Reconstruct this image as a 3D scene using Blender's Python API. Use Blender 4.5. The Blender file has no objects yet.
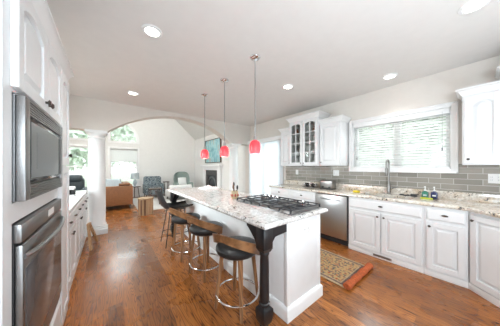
import bpy, bmesh, math, random
from mathutils import Vector, Matrix
R = math.radians
PI = math.pi
rng = random.Random(7)
scene = bpy.context.scene
COL = scene.collection

# ------------------------------------------------------------------ camera, world, lights, exposure
F_PX, YAW, CAM_H = 180.0, math.atan(142 / 180.0), 1.38
cam_data = bpy.data.cameras.new('camera')
cam_data.sensor_width = 36.0
cam_data.lens = 36.0 * F_PX / 500.0
cam_data.shift_y = 4 / 500.0
cam_data.clip_start = 0.02
cam = bpy.data.objects.new('camera', cam_data)
cam.location = (0, 0, CAM_H)
cam.rotation_euler = (R(90), 0, -YAW)
COL.objects.link(cam)
scene.camera = cam

world = bpy.data.worlds.new('world')
scene.world = world
world.use_nodes = True
bg = world.node_tree.nodes['Background']
bg.inputs[0].default_value = (0.90, 0.96, 1.0, 1)
bg.inputs[1].default_value = 1.1

scene.view_settings.view_transform = 'Standard'
scene.view_settings.look = 'None'
scene.view_settings.gamma = 1
scene.view_settings.exposure = 1.26
scene.view_settings.use_curve_mapping = False


def area_light(name, loc, rot, sx, sy, power, color):
    d = bpy.data.lights.new(name, 'AREA')
    d.shape = 'RECTANGLE'
    d.size, d.size_y = sx, sy
    d.energy = power
    d.color = color
    o = bpy.data.objects.new(name, d)
    o.location = loc
    o.rotation_euler = rot
    COL.objects.link(o)
    return o


# daylight arriving at the real and added windows from high outside
area_light('daylight_far', (0.0, 12.2, 4.6), (R(-58), 0, 0), 5.0, 3.0, 240, (0.88, 0.95, 1.0))
area_light('added_daylight_side', (-6.2, 7.4, 3.6), (0, R(-64), 0), 3.0, 4.0, 420, (0.90, 0.96, 1.0))  # added lamp outside the invented living room side windows
area_light('daylight_kitchen', (5.6, 0.9, 3.2), (0, R(58), 0), 2.0, 2.4, 85, (0.88, 0.95, 1.0))
area_light('added_daylight_left', (-2.3, 3.65, 2.3), (0, R(-68), 0), 1.8, 2.2, 150, (0.88, 0.95, 1.0))  # added lamp, brightens the island's left side through the invented left window
area_light('daylight_slider', (5.4, 4.3, 2.2), (0, R(72), 0), 2.2, 2.4, 90, (0.88, 0.95, 1.0))
# unseen fill lights added: two bounced off the ceilings, one behind the camera
area_light('added_fill_kitchen', (1.05, -0.95, 0.5), (R(180), 0, 0), 1.8, 1.6, 31, (0.78, 0.90, 1.0))
area_light('added_fill_living', (1.0, 5.5, 3.0), (R(196), 0, 0), 3.0, 0.8, 90, (0.92, 0.97, 1.0))
area_light('added_fill_front', (-0.02, -1.2, 1.75), (R(82), 0, R(-42)), 0.6, 0.8, 24, (0.78, 0.90, 1.0))

# ------------------------------------------------------------------ materials
MATS = {}


def base_mat(name, color=(0.8, 0.8, 0.8), rough=0.5, metal=0.0, coat=0.0, spec=0.5):
    m = bpy.data.materials.new(name)
    m.use_nodes = True
    nt = m.node_tree
    b = nt.nodes['Principled BSDF']
    b.inputs['Base Color'].default_value = (*color, 1)
    b.inputs['Roughness'].default_value = rough
    b.inputs['Metallic'].default_value = metal
    b.inputs['Coat Weight'].default_value = coat
    b.inputs['Specular IOR Level'].default_value = spec
    MATS[name] = m
    return m, nt, b


def N(nt, t, **kw):
    n = nt.nodes.new(t)
    for k, v in kw.items():
        setattr(n, k, v)
    return n


def ramp(nt, stops):
    n = nt.nodes.new('ShaderNodeValToRGB')
    e = n.color_ramp.elements
    while len(e) < len(stops):
        e.new(0.5)
    for el, (p, c) in zip(e, stops):
        el.position = p
        el.color = (*c, 1)
    return n


def coords(nt, scale=(1, 1, 1), rot=(0, 0, 0)):
    tc = N(nt, 'ShaderNodeTexCoord')
    mp = N(nt, 'ShaderNodeMapping')
    mp.inputs['Scale'].default_value = scale
    mp.inputs['Rotation'].default_value = rot
    nt.links.new(tc.outputs['Object'], mp.inputs[0])
    return mp.outputs[0]


def noise(nt, vec, scale, detail=4, rough=0.55):
    n = N(nt, 'ShaderNodeTexNoise')
    n.inputs['Scale'].default_value = scale
    n.inputs['Detail'].default_value = detail
    n.inputs['Roughness'].default_value = rough
    nt.links.new(vec, n.inputs['Vector'])
    return n


def mix(nt, fac, a, b, mode='MIX'):
    n = N(nt, 'ShaderNodeMix', data_type='RGBA', blend_type=mode)
    for sock, v in ((n.inputs[0], fac), (n.inputs[6], a), (n.inputs[7], b)):
        if isinstance(v, (int, float)):
            sock.default_value = v
        elif isinstance(v, tuple):
            sock.default_value = (*v, 1)
        else:
            nt.links.new(v, sock)
    return n.outputs[2]


def bump(nt, b, height, strength=0.2, dist=0.01):
    n = N(nt, 'ShaderNodeBump')
    n.inputs['Strength'].default_value = strength
    n.inputs['Distance'].default_value = dist
    nt.links.new(height, n.inputs['Height'])
    nt.links.new(n.outputs[0], b.inputs['Normal'])


def speckle_mat(name, color, rough, var=0.06, scale=30, metal=0.0, coat=0.0, stretch=(1, 1, 1), bmp=0.0):
    """plain surface with a slight procedural variation of tone"""
    m, nt, b = base_mat(name, color, rough, metal, coat)
    v = coords(nt, stretch)
    n = noise(nt, v, scale)
    lo = tuple(max(0, c * (1 - var)) for c in color)
    hi = tuple(min(1, c * (1 + var)) for c in color)
    rp = ramp(nt, [(0.3, lo), (0.7, hi)])
    nt.links.new(n.outputs[0], rp.inputs[0])
    nt.links.new(rp.outputs[0], b.inputs['Base Color'])
    if bmp:
        bump(nt, b, n.outputs[0], bmp)
    return m


speckle_mat('wall_paint', (0.73, 0.685, 0.635), 0.85, 0.015, 8)
speckle_mat('living_paint', (0.76, 0.755, 0.735), 0.85, 0.015, 8)
speckle_mat('ceiling_paint', (0.74, 0.715, 0.69), 0.9, 0.015, 8)
speckle_mat('white_trim', (0.82, 0.82, 0.815), 0.4, 0.01, 10)
speckle_mat('cabinet_white', (0.79, 0.795, 0.80), 0.33, 0.012, 12)
speckle_mat('cabinet_inside', (0.74, 0.73, 0.71), 0.6, 0.02, 12)
speckle_mat('steel', (0.50, 0.50, 0.505), 0.32, 0.05, 60, 1.0, stretch=(1, 1, 30))
speckle_mat('dark_steel', (0.33, 0.33, 0.34), 0.3, 0.05, 60, 1.0, stretch=(1, 1, 30))
speckle_mat('oven_steel', (0.29, 0.288, 0.287), 0.38, 0.05, 60, 1.0, stretch=(1, 30, 1))
speckle_mat('faucet_steel', (0.30, 0.29, 0.28), 0.34, 0.05, 60, 1.0)
speckle_mat('chrome', (0.78, 0.78, 0.79), 0.12, 0.02, 20, 1.0)
speckle_mat('bronze', (0.10, 0.085, 0.075), 0.3, 0.1, 60, 0.8)
speckle_mat('black_gloss', (0.02, 0.02, 0.022), 0.12, 0.05, 20)
speckle_mat('black_iron', (0.035, 0.036, 0.04), 0.42, 0.2, 90)
speckle_mat('black_paint', (0.014, 0.015, 0.017), 0.3, 0.08, 30)
speckle_mat('black_leather', (0.016, 0.017, 0.018), 0.36, 0.2, 120, bmp=0.08)
speckle_mat('black_plastic', (0.03, 0.03, 0.032), 0.45, 0.1, 40)
speckle_mat('brown_leather', (0.27, 0.115, 0.045), 0.45, 0.12, 25, bmp=0.05)
speckle_mat('teal_leather', (0.055, 0.075, 0.085), 0.4, 0.2, 25, bmp=0.05)
speckle_mat('sage_fabric', (0.30, 0.37, 0.34), 0.9, 0.12, 80)
speckle_mat('blue_fabric', (0.50, 0.58, 0.62), 0.9, 0.08, 60)
speckle_mat('white_fabric', (0.80, 0.80, 0.79), 0.9, 0.04, 60)
speckle_mat('lamp_fabric', (0.42, 0.48, 0.50), 0.9, 0.05, 60)
speckle_mat('white_ceramic', (0.82, 0.82, 0.80), 0.2, 0.02, 20)
speckle_mat('brown_ceramic', (0.28, 0.10, 0.045), 0.3, 0.15, 20)
speckle_mat('cream_ceramic', (0.50, 0.40, 0.25), 0.3, 0.05, 20)
speckle_mat('white_plastic', (0.83, 0.83, 0.82), 0.35, 0.01, 20)
speckle_mat('green_soap', (0.02, 0.16, 0.10), 0.2, 0.1, 20, coat=0.4)
speckle_mat('navy_soap', (0.015, 0.025, 0.10), 0.2, 0.1, 20, coat=0.4)
speckle_mat('yellow_sponge', (0.78, 0.60, 0.04), 0.9, 0.12, 120)
speckle_mat('lime_foam', (0.50, 0.58, 0.06), 0.8, 0.1, 80)
speckle_mat('oak_light', (0.52, 0.28, 0.13), 0.5, 0.25, 14, stretch=(6, 6, 0.6))
speckle_mat('slate', (0.075, 0.07, 0.066), 0.5, 0.25, 14)
speckle_mat('grass', (0.42, 0.46, 0.36), 0.9, 0.3, 2)
speckle_mat('bark', (0.42, 0.38, 0.33), 0.9, 0.3, 12)
speckle_mat('leaf_green', (0.60, 0.68, 0.58), 0.8, 0.25, 3)
speckle_mat('pale_rug', (0.66, 0.65, 0.63), 0.95, 0.08, 14)
speckle_mat('outside_siding', (0.62, 0.63, 0.64), 0.8, 0.05, 3)


def wood_mat(name, dark, light, rough=0.4, axis='Z', scale=9, coat=0.1):
    m, nt, b = base_mat(name, light, rough, coat=coat)
    st = {'X': (0.12, 1, 1), 'Y': (1, 0.12, 1), 'Z': (1, 1, 0.12)}[axis]
    v = coords(nt, st)
    n1 = noise(nt, v, scale * 2.2, 6, 0.65)
    w = N(nt, 'ShaderNodeTexWave')
    w.inputs['Scale'].default_value = scale
    w.inputs['Distortion'].default_value = 7
    w.inputs['Detail'].default_value = 3
    nt.links.new(v, w.inputs['Vector'])
    f = mix(nt, 0.5, n1.outputs[0], w.outputs[0])
    rp = ramp(nt, [(0.2, dark), (0.8, light)])
    nt.links.new(f, rp.inputs[0])
    nt.links.new(rp.outputs[0], b.inputs['Base Color'])
    bump(nt, b, n1.outputs[0], 0.06)
    return m


wood_mat('walnut', (0.15, 0.066, 0.026), (0.37, 0.185, 0.082), 0.38, 'X', 10)
wood_mat('walnut_leg', (0.17, 0.075, 0.03), (0.36, 0.18, 0.08), 0.4, 'Z', 12)
wood_mat('trestle_wood', (0.36, 0.19, 0.085), (0.55, 0.32, 0.16), 0.45, 'Z', 12)
wood_mat('stave_tan', (0.26, 0.14, 0.065), (0.46, 0.28, 0.14), 0.55, 'Z', 10)
wood_mat('stave_brown', (0.10, 0.05, 0.025), (0.22, 0.11, 0.055), 0.55, 'Z', 10)
wood_mat('stave_pale', (0.42, 0.28, 0.16), (0.60, 0.43, 0.26), 0.55, 'Z', 10)
wood_mat('dark_wood', (0.05, 0.03, 0.02), (0.10, 0.06, 0.04), 0.4, 'Z', 10)


def floor_mat():
    m, nt, b = base_mat('oak_floor', (0.3, 0.13, 0.05), 0.3, coat=0.18, spec=0.35)
    b.inputs['Coat Roughness'].default_value = 0.14
    v = coords(nt, (1, 1, 1), (0, 0, R(90)))
    br = N(nt, 'ShaderNodeTexBrick')
    br.offset = 0.37
    br.inputs['Scale'].default_value = 1.0
    br.inputs['Brick Width'].default_value = 0.95
    br.inputs['Row Height'].default_value = 0.118
    br.inputs['Mortar Size'].default_value = 0.0007
    br.inputs['Mortar Smooth'].default_value = 0.6
    br.inputs['Bias'].default_value = 0.0
    br.inputs['Color1'].default_value = (0.0, 0.0, 0.0, 1)
    br.inputs['Color2'].default_value = (1, 1, 1, 1)
    br.inputs['Mortar'].default_value = (0.5, 0.5, 0.5, 1)
    nt.links.new(v, br.inputs['Vector'])
    # each board slides the grain to a different place
    sc = N(nt, 'ShaderNodeVectorMath', operation='SCALE')
    sc.inputs['Scale'].default_value = 7.3
    nt.links.new(br.outputs['Color'], sc.inputs[0])
    add = N(nt, 'ShaderNodeVectorMath', operation='ADD')
    nt.links.new(v, add.inputs[0])
    nt.links.new(sc.outputs[0], add.inputs[1])
    mp = N(nt, 'ShaderNodeMapping')
    mp.inputs['Scale'].default_value = (1.0, 19, 1)
    nt.links.new(add.outputs[0], mp.inputs[0])
    n1 = noise(nt, mp.outputs[0], 3.4, 9, 0.66)
    # cathedral figure: contour lines of a stretched noise field
    mp2 = N(nt, 'ShaderNodeMapping')
    mp2.inputs['Scale'].default_value = (0.7, 6.5, 1)
    nt.links.new(add.outputs[0], mp2.inputs[0])
    n2 = noise(nt, mp2.outputs[0], 1.5, 2, 0.5)
    mul = N(nt, 'ShaderNodeMath', operation='MULTIPLY')
    mul.inputs[1].default_value = 18.0
    nt.links.new(n2.outputs[0], mul.inputs[0])
    fr = N(nt, 'ShaderNodeMath', operation='PINGPONG')
    fr.inputs[1].default_value = 0.5
    nt.links.new(mul.outputs[0], fr.inputs[0])
    dbl = N(nt, 'ShaderNodeMath', operation='MULTIPLY')
    dbl.inputs[1].default_value = 2.0
    nt.links.new(fr.outputs[0], dbl.inputs[0])
    thin = ramp(nt, [(0.0, (0, 0, 0)), (0.30, (0.62, 0.62, 0.62)), (1.0, (0.85, 0.85, 0.85))])
    nt.links.new(dbl.outputs[0], thin.inputs[0])
    g = mix(nt, 0.46, n1.outputs[0], thin.outputs[0])
    rp = ramp(nt, [(0.25, (0.060, 0.017, 0.005)), (0.42, (0.200, 0.064, 0.015)), (0.58, (0.340, 0.118, 0.026)), (0.80, (0.47, 0.188, 0.046))])
    nt.links.new(g, rp.inputs[0])
    tone = ramp(nt, [(0.0, (0.62, 0.58, 0.54)), (1.0, (1.22, 1.22, 1.22))])
    nt.links.new(br.outputs['Color'], tone.inputs[0])
    c = mix(nt, 1.0, rp.outputs[0], tone.outputs[0], 'MULTIPLY')
    c2 = mix(nt, br.outputs['Fac'], c, (0.09, 0.032, 0.013))
    nt.links.new(c2, b.inputs['Base Color'])
    big = noise(nt, v, 2.0, 3)
    rr = ramp(nt, [(0.3, (0.22, 0.22, 0.22)), (0.7, (0.34, 0.34, 0.34))])
    nt.links.new(big.outputs[0], rr.inputs[0])
    nt.links.new(rr.outputs[0], b.inputs['Roughness'])
    bump(nt, b, n1.outputs[0], 0.04)


floor_mat()


def granite_mat(name, base, vein, brown, spread):
    m, nt, b = base_mat(name, base, 0.14, coat=0.2)
    v = coords(nt)
    big = noise(nt, v, 5.5, 6, 0.62)
    mid = noise(nt, v, 26, 5, 0.65)
    fine = noise(nt, v, 48, 4, 0.6)
    vo = N(nt, 'ShaderNodeTexVoronoi')
    vo.inputs['Scale'].default_value = 75
    nt.links.new(v, vo.inputs['Vector'])
    r1 = ramp(nt, [(0.40, base), (0.56 + spread, vein)])
    nt.links.new(mid.outputs[0], r1.inputs[0])
    r2 = ramp(nt, [(0.52 - spread, (0, 0, 0)), (0.68 - spread, (1, 1, 1))])
    nt.links.new(big.outputs[0], r2.inputs[0])
    c1 = mix(nt, r2.outputs[0], r1.outputs[0], brown)
    # dark crystals
    clus = noise(nt, v, 11, 4, 0.6)
    fm = N(nt, 'ShaderNodeMath', operation='MULTIPLY')
    nt.links.new(fine.outputs[0], fm.inputs[0])
    nt.links.new(clus.outputs[0], fm.inputs[1])
    r3 = ramp(nt, [(0.312, (0, 0, 0)), (0.355, (1, 1, 1))])
    nt.links.new(fm.outputs[0], r3.inputs[0])
    c2 = mix(nt, r3.outputs[0], c1, (0.085, 0.078, 0.078))
    r4 = ramp(nt, [(0.0, (0.88, 0.88, 0.88)), (0.5, (1.05, 1.05, 1.05))])
    nt.links.new(vo.outputs['Color'], r4.inputs[0])
    c3 = mix(nt, 1.0, c2, r4.outputs[0], 'MULTIPLY')
    nt.links.new(c3, b.inputs['Base Color'])


granite_mat('granite_island', (0.80, 0.79, 0.775), (0.50, 0.475, 0.455), (0.62, 0.58, 0.54), 0.03)
granite_mat('granite_counter', (0.76, 0.72, 0.66), (0.53, 0.47, 0.40), (0.60, 0.48, 0.35), 0.03)


def tile_mat():
    m, nt, b = base_mat('glass_tile', (0.4, 0.38, 0.35), 0.1, coat=0.4)
    tc = N(nt, 'ShaderNodeTexCoord')
    sep = N(nt, 'ShaderNodeSeparateXYZ')
    com = N(nt, 'ShaderNodeCombineXYZ')
    nt.links.new(tc.outputs['Object'], sep.inputs[0])
    ad = N(nt, 'ShaderNodeMath', operation='ADD')
    nt.links.new(sep.outputs[0], ad.inputs[0])
    nt.links.new(sep.outputs[1], ad.inputs[1])
    nt.links.new(ad.outputs[0], com.inputs[0])
    nt.links.new(sep.outputs[2], com.inputs[1])
    br = N(nt, 'ShaderNodeTexBrick')
    br.inputs['Scale'].default_value = 1.0
    br.inputs['Brick Width'].default_value = 0.25
    br.inputs['Row Height'].default_value = 0.076
    br.inputs['Mortar Size'].default_value = 0.0028
    br.inputs['Color1'].default_value = (0.25, 0.235, 0.205, 1)
    br.inputs['Color2'].default_value = (0.35, 0.325, 0.285, 1)
    br.inputs['Mortar'].default_value = (0.55, 0.53, 0.50, 1)
    nt.links.new(com.outputs[0], br.inputs['Vector'])
    nt.links.new(br.outputs['Color'], b.inputs['Base Color'])
    rr = ramp(nt, [(0, (0.1, 0.1, 0.1)), (1, (0.7, 0.7, 0.7))])
    nt.links.new(br.outputs['Fac'], rr.inputs[0])
    nt.links.new(rr.outputs[0], b.inputs['Roughness'])
    iv = N(nt, 'ShaderNodeMath', operation='SUBTRACT')
    iv.inputs[0].default_value = 1
    nt.links.new(br.outputs['Fac'], iv.inputs[1])
    bump(nt, b, iv.outputs[0], 0.4, 0.002)


tile_mat()


def glass_mat(name, tint, refl=0.5):
    m = bpy.data.materials.new(name)
    m.use_nodes = True
    nt = m.node_tree
    for n in list(nt.nodes):
        nt.nodes.remove(n)
    out = N(nt, 'ShaderNodeOutputMaterial')
    tr = N(nt, 'ShaderNodeBsdfTransparent')
    gl = N(nt, 'ShaderNodeBsdfGlossy')
    gl.inputs['Roughness'].default_value = 0.02
    fr = N(nt, 'ShaderNodeFresnel')
    fr.inputs['IOR'].default_value = 1.45
    mu = N(nt, 'ShaderNodeMath', operation='MULTIPLY')
    mu.inputs[1].default_value = refl
    # faint waviness in the pane
    v = coords(nt)
    nz = noise(nt, v, 3)
    rp = ramp(nt, [(0.3, tuple(c * 0.99 for c in tint)), (0.7, tint)])
    nt.links.new(nz.outputs[0], rp.inputs[0])
    nt.links.new(rp.outputs[0], tr.inputs[0])
    ms = N(nt, 'ShaderNodeMixShader')
    nt.links.new(fr.outputs[0], mu.inputs[0])
    nt.links.new(mu.outputs[0], ms.inputs[0])
    nt.links.new(tr.outputs[0], ms.inputs[1])
    nt.links.new(gl.outputs[0], ms.inputs[2])
    nt.links.new(ms.outputs[0], out.inputs[0])
    MATS[name] = m


glass_mat('window_glass', (0.97, 0.985, 0.975))
glass_mat('cabinet_glass', (0.93, 0.94, 0.93))


def translucent_mat(name, color, trans_color, fac, rough=0.5, emit=0.0):
    m, nt, b = base_mat(name, color, rough)
    out = nt.nodes['Material Output']
    tl = N(nt, 'ShaderNodeBsdfTranslucent')
    v = coords(nt)
    nz = noise(nt, v, 18)
    rp = ramp(nt, [(0.3, tuple(c * 0.94 for c in trans_color)), (0.7, trans_color)])
    nt.links.new(nz.outputs[0], rp.inputs[0])
    nt.links.new(rp.outputs[0], tl.inputs[0])
    if emit:
        b.inputs['Emission Color'].default_value = (*color, 1)
        b.inputs['Emission Strength'].default_value = emit
    ms = N(nt, 'ShaderNodeMixShader')
    ms.inputs[0].default_value = fac
    nt.links.new(b.outputs[0], ms.inputs[1])
    nt.links.new(tl.outputs[0], ms.inputs[2])
    nt.links.new(ms.outputs[0], out.inputs[0])


translucent_mat('blind_slat', (0.88, 0.88, 0.87), (0.92, 0.92, 0.91), 0.45)
translucent_mat('vertical_blind_vinyl', (0.84, 0.86, 0.88), (0.85, 0.88, 0.90), 0.6)
translucent_mat('roller_shade_cloth', (0.80, 0.80, 0.79), (0.8, 0.8, 0.79), 0.5)
translucent_mat('pink_glass', (0.74, 0.085, 0.115), (1.0, 0.26, 0.29), 0.45, 0.15, 0.10)


def emit_mat(name, color, strength):
    m, nt, b = base_mat(name, color, 0.5)
    v = coords(nt)
    nz = noise(nt, v, 8)
    rp = ramp(nt, [(0.2, tuple(c * 0.97 for c in color)), (0.8, color)])
    nt.links.new(nz.outputs[0], rp.inputs[0])
    nt.links.new(rp.outputs[0], b.inputs['Emission Color'])
    b.inputs['Emission Strength'].default_value = strength


emit_mat('lamp_lens', (1.0, 0.96, 0.90), 6.0)
emit_mat('bulb_glow', (1.0, 0.85, 0.72), 2.5)


def pattern_mats():
    # oriental runner: field with blotched motifs
    m, nt, b = base_mat('rug_field', (0.6, 0.45, 0.25), 0.95)
    v = coords(nt)
    vo = N(nt, 'ShaderNodeTexVoronoi')
    vo.inputs['Scale'].default_value = 14
    vo.inputs['Randomness'].default_value = 0.55
    nt.links.new(v, vo.inputs['Vector'])
    rp = ramp(nt, [(0.0, (0.26, 0.03, 0.02)), (0.17, (0.36, 0.08, 0.035)), (0.26, (0.40, 0.25, 0.10)), (0.5, (0.45, 0.29, 0.13)), (0.72, (0.36, 0.17, 0.08))])
    nt.links.new(vo.outputs['Distance'], rp.inputs[0])
    n2 = noise(nt, v, 30, 4)
    r2 = ramp(nt, [(0.52, (0, 0, 0)), (0.58, (1, 1, 1))])
    nt.links.new(n2.outputs[0], r2.inputs[0])
    c = mix(nt, r2.outputs[0], rp.outputs[0], (0.12, 0.10, 0.085))
    nt.links.new(c, b.inputs['Base Color'])
    speckle_mat('rug_border', (0.16, 0.10, 0.08), 0.95, 0.5, 34)
    speckle_mat('rug_edge', (0.40, 0.29, 0.17), 0.95, 0.3, 40)
    speckle_mat('rug_fringe', (0.40, 0.085, 0.022), 0.9, 0.35, 45)
    # floral upholstery
    m, nt, b = base_mat('floral_fabric', (0.4, 0.45, 0.5), 0.9)
    v = coords(nt)
    vo = N(nt, 'ShaderNodeTexVoronoi')
    vo.inputs['Scale'].default_value = 13
    nt.links.new(v, vo.inputs['Vector'])
    rp = ramp(nt, [(0.15, (0.03, 0.05, 0.07)), (0.35, (0.09, 0.13, 0.16)), (0.5, (0.32, 0.37, 0.38)), (0.8, (0.06, 0.09, 0.12))])
    nt.links.new(vo.outputs['Distance'], rp.inputs[0])
    nt.links.new(rp.outputs[0], b.inputs['Base Color'])
    # teal abstract canvas
    m, nt, b = base_mat('abstract_canvas', (0.3, 0.5, 0.55), 0.7)
    v = coords(nt, (1, 1.0, 0.45), (R(18), 0, 0))
    n1 = noise(nt, v, 5.5, 6, 0.7)
    rp = ramp(nt, [(0.30, (0.07, 0.17, 0.20)), (0.42, (0.20, 0.42, 0.47)), (0.55, (0.40, 0.62, 0.64)), (0.62, (0.36, 0.33, 0.27)), (0.72, (0.62, 0.74, 0.72))])
    nt.links.new(n1.outputs[0], rp.inputs[0])
    nt.links.new(rp.outputs[0], b.inputs['Base Color'])
    # oven glass with a soft mottled tint
    m, nt, b = base_mat('oven_glass', (0.05, 0.05, 0.053), 0.16)
    v = coords(nt)
    n1 = noise(nt, v, 4)
    rp = ramp(nt, [(0.3, (0.05, 0.05, 0.055)), (0.7, (0.10, 0.10, 0.105))])
    nt.links.new(n1.outputs[0], rp.inputs[0])
    nt.links.new(rp.outputs[0], b.inputs['Base Color'])
    speckle_mat('microwave_glass', (0.055, 0.06, 0.066), 0.3, 0.08, 5)
    speckle_mat('microwave_mesh', (0.10, 0.11, 0.118), 0.35, 0.06, 60)


pattern_mats()

# ------------------------------------------------------------------ mesh builder
ORG = {}


class B:
    """collects shapes in one bmesh"""

    def __init__(self):
        self.bm = bmesh.new()

    def _bev(self, verts, bev, seg=2):
        if bev > 0:
            es = set()
            for v in verts:
                es.update(v.link_edges)
            bmesh.ops.bevel(self.bm, geom=list(es), offset=bev, segments=seg, affect='EDGES', profile=0.5)

    def hexa(self, p, bev=0.0, seg=2):
        vs = [self.bm.verts.new(q) for q in p]
        for f in ((0, 3, 2, 1), (4, 5, 6, 7), (0, 1, 5, 4), (1, 2, 6, 5), (2, 3, 7, 6), (3, 0, 4, 7)):
            self.bm.faces.new([vs[i] for i in f])
        self._bev(vs, bev, seg)
        return self

    def box(self, x0, x1, y0, y1, z0, z1, bev=0.0, seg=2):
        return self.hexa([(x0, y0, z0), (x1, y0, z0), (x1, y1, z0), (x0, y1, z0),
                          (x0, y0, z1), (x1, y0, z1), (x1, y1, z1), (x0, y1, z1)], bev, seg)

    def prism(self, pts, vec, bev=0.0):
        vec = Vector(vec)
        a = [self.bm.verts.new(p) for p in pts]
        b = [self.bm.verts.new(Vector(p) + vec) for p in pts]
        n = len(pts)
        self.bm.faces.new(a[::-1])
        self.bm.faces.new(b)
        for i in range(n):
            self.bm.faces.new([a[i], a[(i + 1) % n], b[(i + 1) % n], b[i]])
        self._bev(a + b, bev)
        return self

    def loft(self, rings, cap=True, closed=True):
        """rings: lists of points, equal length, joined in order"""
        rv = [[self.bm.verts.new(p) for p in r] for r in rings]
        n = len(rv[0])
        for r0, r1 in zip(rv, rv[1:]):
            for i in range(n if closed else n - 1):
                j = (i + 1) % n
                self.bm.faces.new([r0[i], r0[j], r1[j], r1[i]])
        if cap:
            self.bm.faces.new(rv[0][::-1])
            self.bm.faces.new(rv[-1])
        return self

    def lathe(self, prof, c=(0, 0, 0), seg=24, axis='Z', cap=True):
        rings = []
        for r, h in prof:
            ring = []
            r = max(r, 0.0004)
            for i in range(seg):
                t = 2 * PI * i / seg
                x, y = r * math.cos(t), r * math.sin(t)
                if axis == 'Z':
                    q = (c[0] + x, c[1] + y, c[2] + h)
                elif axis == 'X':
                    q = (c[0] + h, c[1] + x, c[2] + y)
                else:
                    q = (c[0] + x, c[1] + h, c[2] + y)
                ring.append(q)
            rings.append(ring)
        return self.loft(rings, cap)

    def cyl(self, p0, p1, r0, r1=None, seg=12, flat=1.0):
        r1 = r0 if r1 is None else r1
        p0, p1 = Vector(p0), Vector(p1)
        d = (p1 - p0).normalized()
        u = d.cross(Vector((0, 0, 1)))
        if u.length < 1e-4:
            u = Vector((1, 0, 0))
        u.normalize()
        w = d.cross(u)
        rings = [[p + u * (r * math.cos(2 * PI * i / seg)) + w * (r * flat * math.sin(2 * PI * i / seg)) for i in range(seg)]
                 for p, r in ((p0, r0), (p1, r1))]
        return self.loft(rings)

    def tube(self, pts, r, seg=8, closed=False):
        pts = [Vector(p) for p in pts]
        n = len(pts)
        rings = []
        prev = None
        for i, p in enumerate(pts):
            if closed:
                d = pts[(i + 1) % n] - pts[i - 1]
            else:
                d = pts[min(i + 1, n - 1)] - pts[max(i - 1, 0)]
            d.normalize()
            if prev is None:
                u = d.cross(Vector((0, 0, 1)))
                if u.length < 1e-3:
                    u = d.cross(Vector((0, 1, 0)))
            else:
                u = prev - d * prev.dot(d)
            u.normalize()
            prev = u
            w = d.cross(u)
            rr = r[i] if isinstance(r, (list, tuple)) else r
            rings.append([p + u * (rr * math.cos(2 * PI * k / seg)) + w * (rr * math.sin(2 * PI * k / seg)) for k in range(seg)])
        if closed:
            rings.append(rings[0])
            return self.loft(rings, cap=False)
        return self.loft(rings)

    def ball(self, c, rx, ry=None, rz=None, seg=14):
        ry = rx if ry is None else ry
        rz = rx if rz is None else rz
        rings = []
        h = seg // 2
        for i in range(h + 1):
            t = PI * i / h
            s = max(math.sin(t), 0.002)
            rings.append([(c[0] + rx * s * math.cos(2 * PI * k / seg), c[1] + ry * s * math.sin(2 * PI * k / seg), c[2] - rz * math.cos(t)) for k in range(seg)])
        return self.loft(rings)

    def cushion(self, x0, x1, y0, y1, z0, z1, r=0.05, seg=3):
        return self.box(x0, x1, y0, y1, z0, z1, min(r, 0.49 * min(x1 - x0, y1 - y0, z1 - z0)), seg)

    def xf(self, mat):
        bmesh.ops.transform(self.bm, matrix=mat, verts=self.bm.verts)
        return self

    def done(self, name, mat, parent=None, label=None, kind=None, cat=None, group=None, loc=None, flat=False, sharp=0.62):
        bm = self.bm
        bmesh.ops.recalc_face_normals(bm, faces=bm.faces)
        off = Vector((0, 0, 0))
        if parent is not None:
            off = ORG.get(parent, off)
        elif loc is not None:
            off = Vector(loc)
        if off.length > 0:
            bmesh.ops.translate(bm, verts=bm.verts, vec=-off)
        if not flat:
            for f in bm.faces:
                f.smooth = True
            for e in bm.edges:
                if len(e.link_faces) == 2 and e.calc_face_angle(0) > sharp:
                    e.smooth = False
        me = bpy.data.meshes.new(name)
        bm.to_mesh(me)
        bm.free()
        me.materials.append(MATS[mat])
        o = bpy.data.objects.new(name, me)
        COL.objects.link(o)
        if parent is not None:
            o.parent = parent
        else:
            o.location = off
        ORG[o] = off
        if label:
            o['label'] = label
        if cat:
            o['category'] = cat
        if group:
            o['group'] = group
        if kind:
            o['kind'] = kind
        return o


def thing(name, label, cat, loc=(0, 0, 0), group=None, kind=None):
    o = bpy.data.objects.new(name, None)
    o.empty_display_size = 0.1
    o.location = loc
    COL.objects.link(o)
    o['label'] = label
    o['category'] = cat
    if group:
        o['group'] = group
    if kind:
        o['kind'] = kind
    ORG[o] = Vector(loc)
    return o


def dup(root, loc, rot=None, label=None):
    def cp(o, parent):
        c = o.copy()
        COL.objects.link(c)
        if parent:
            c.parent = parent
        for ch in list(o.children):
            cp(ch, c)
        return c
    r = cp(root, None)
    r.location = loc
    if rot is not None:
        r.rotation_euler = (0, 0, rot)
    if label:
        r['label'] = label
    return r


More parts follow.
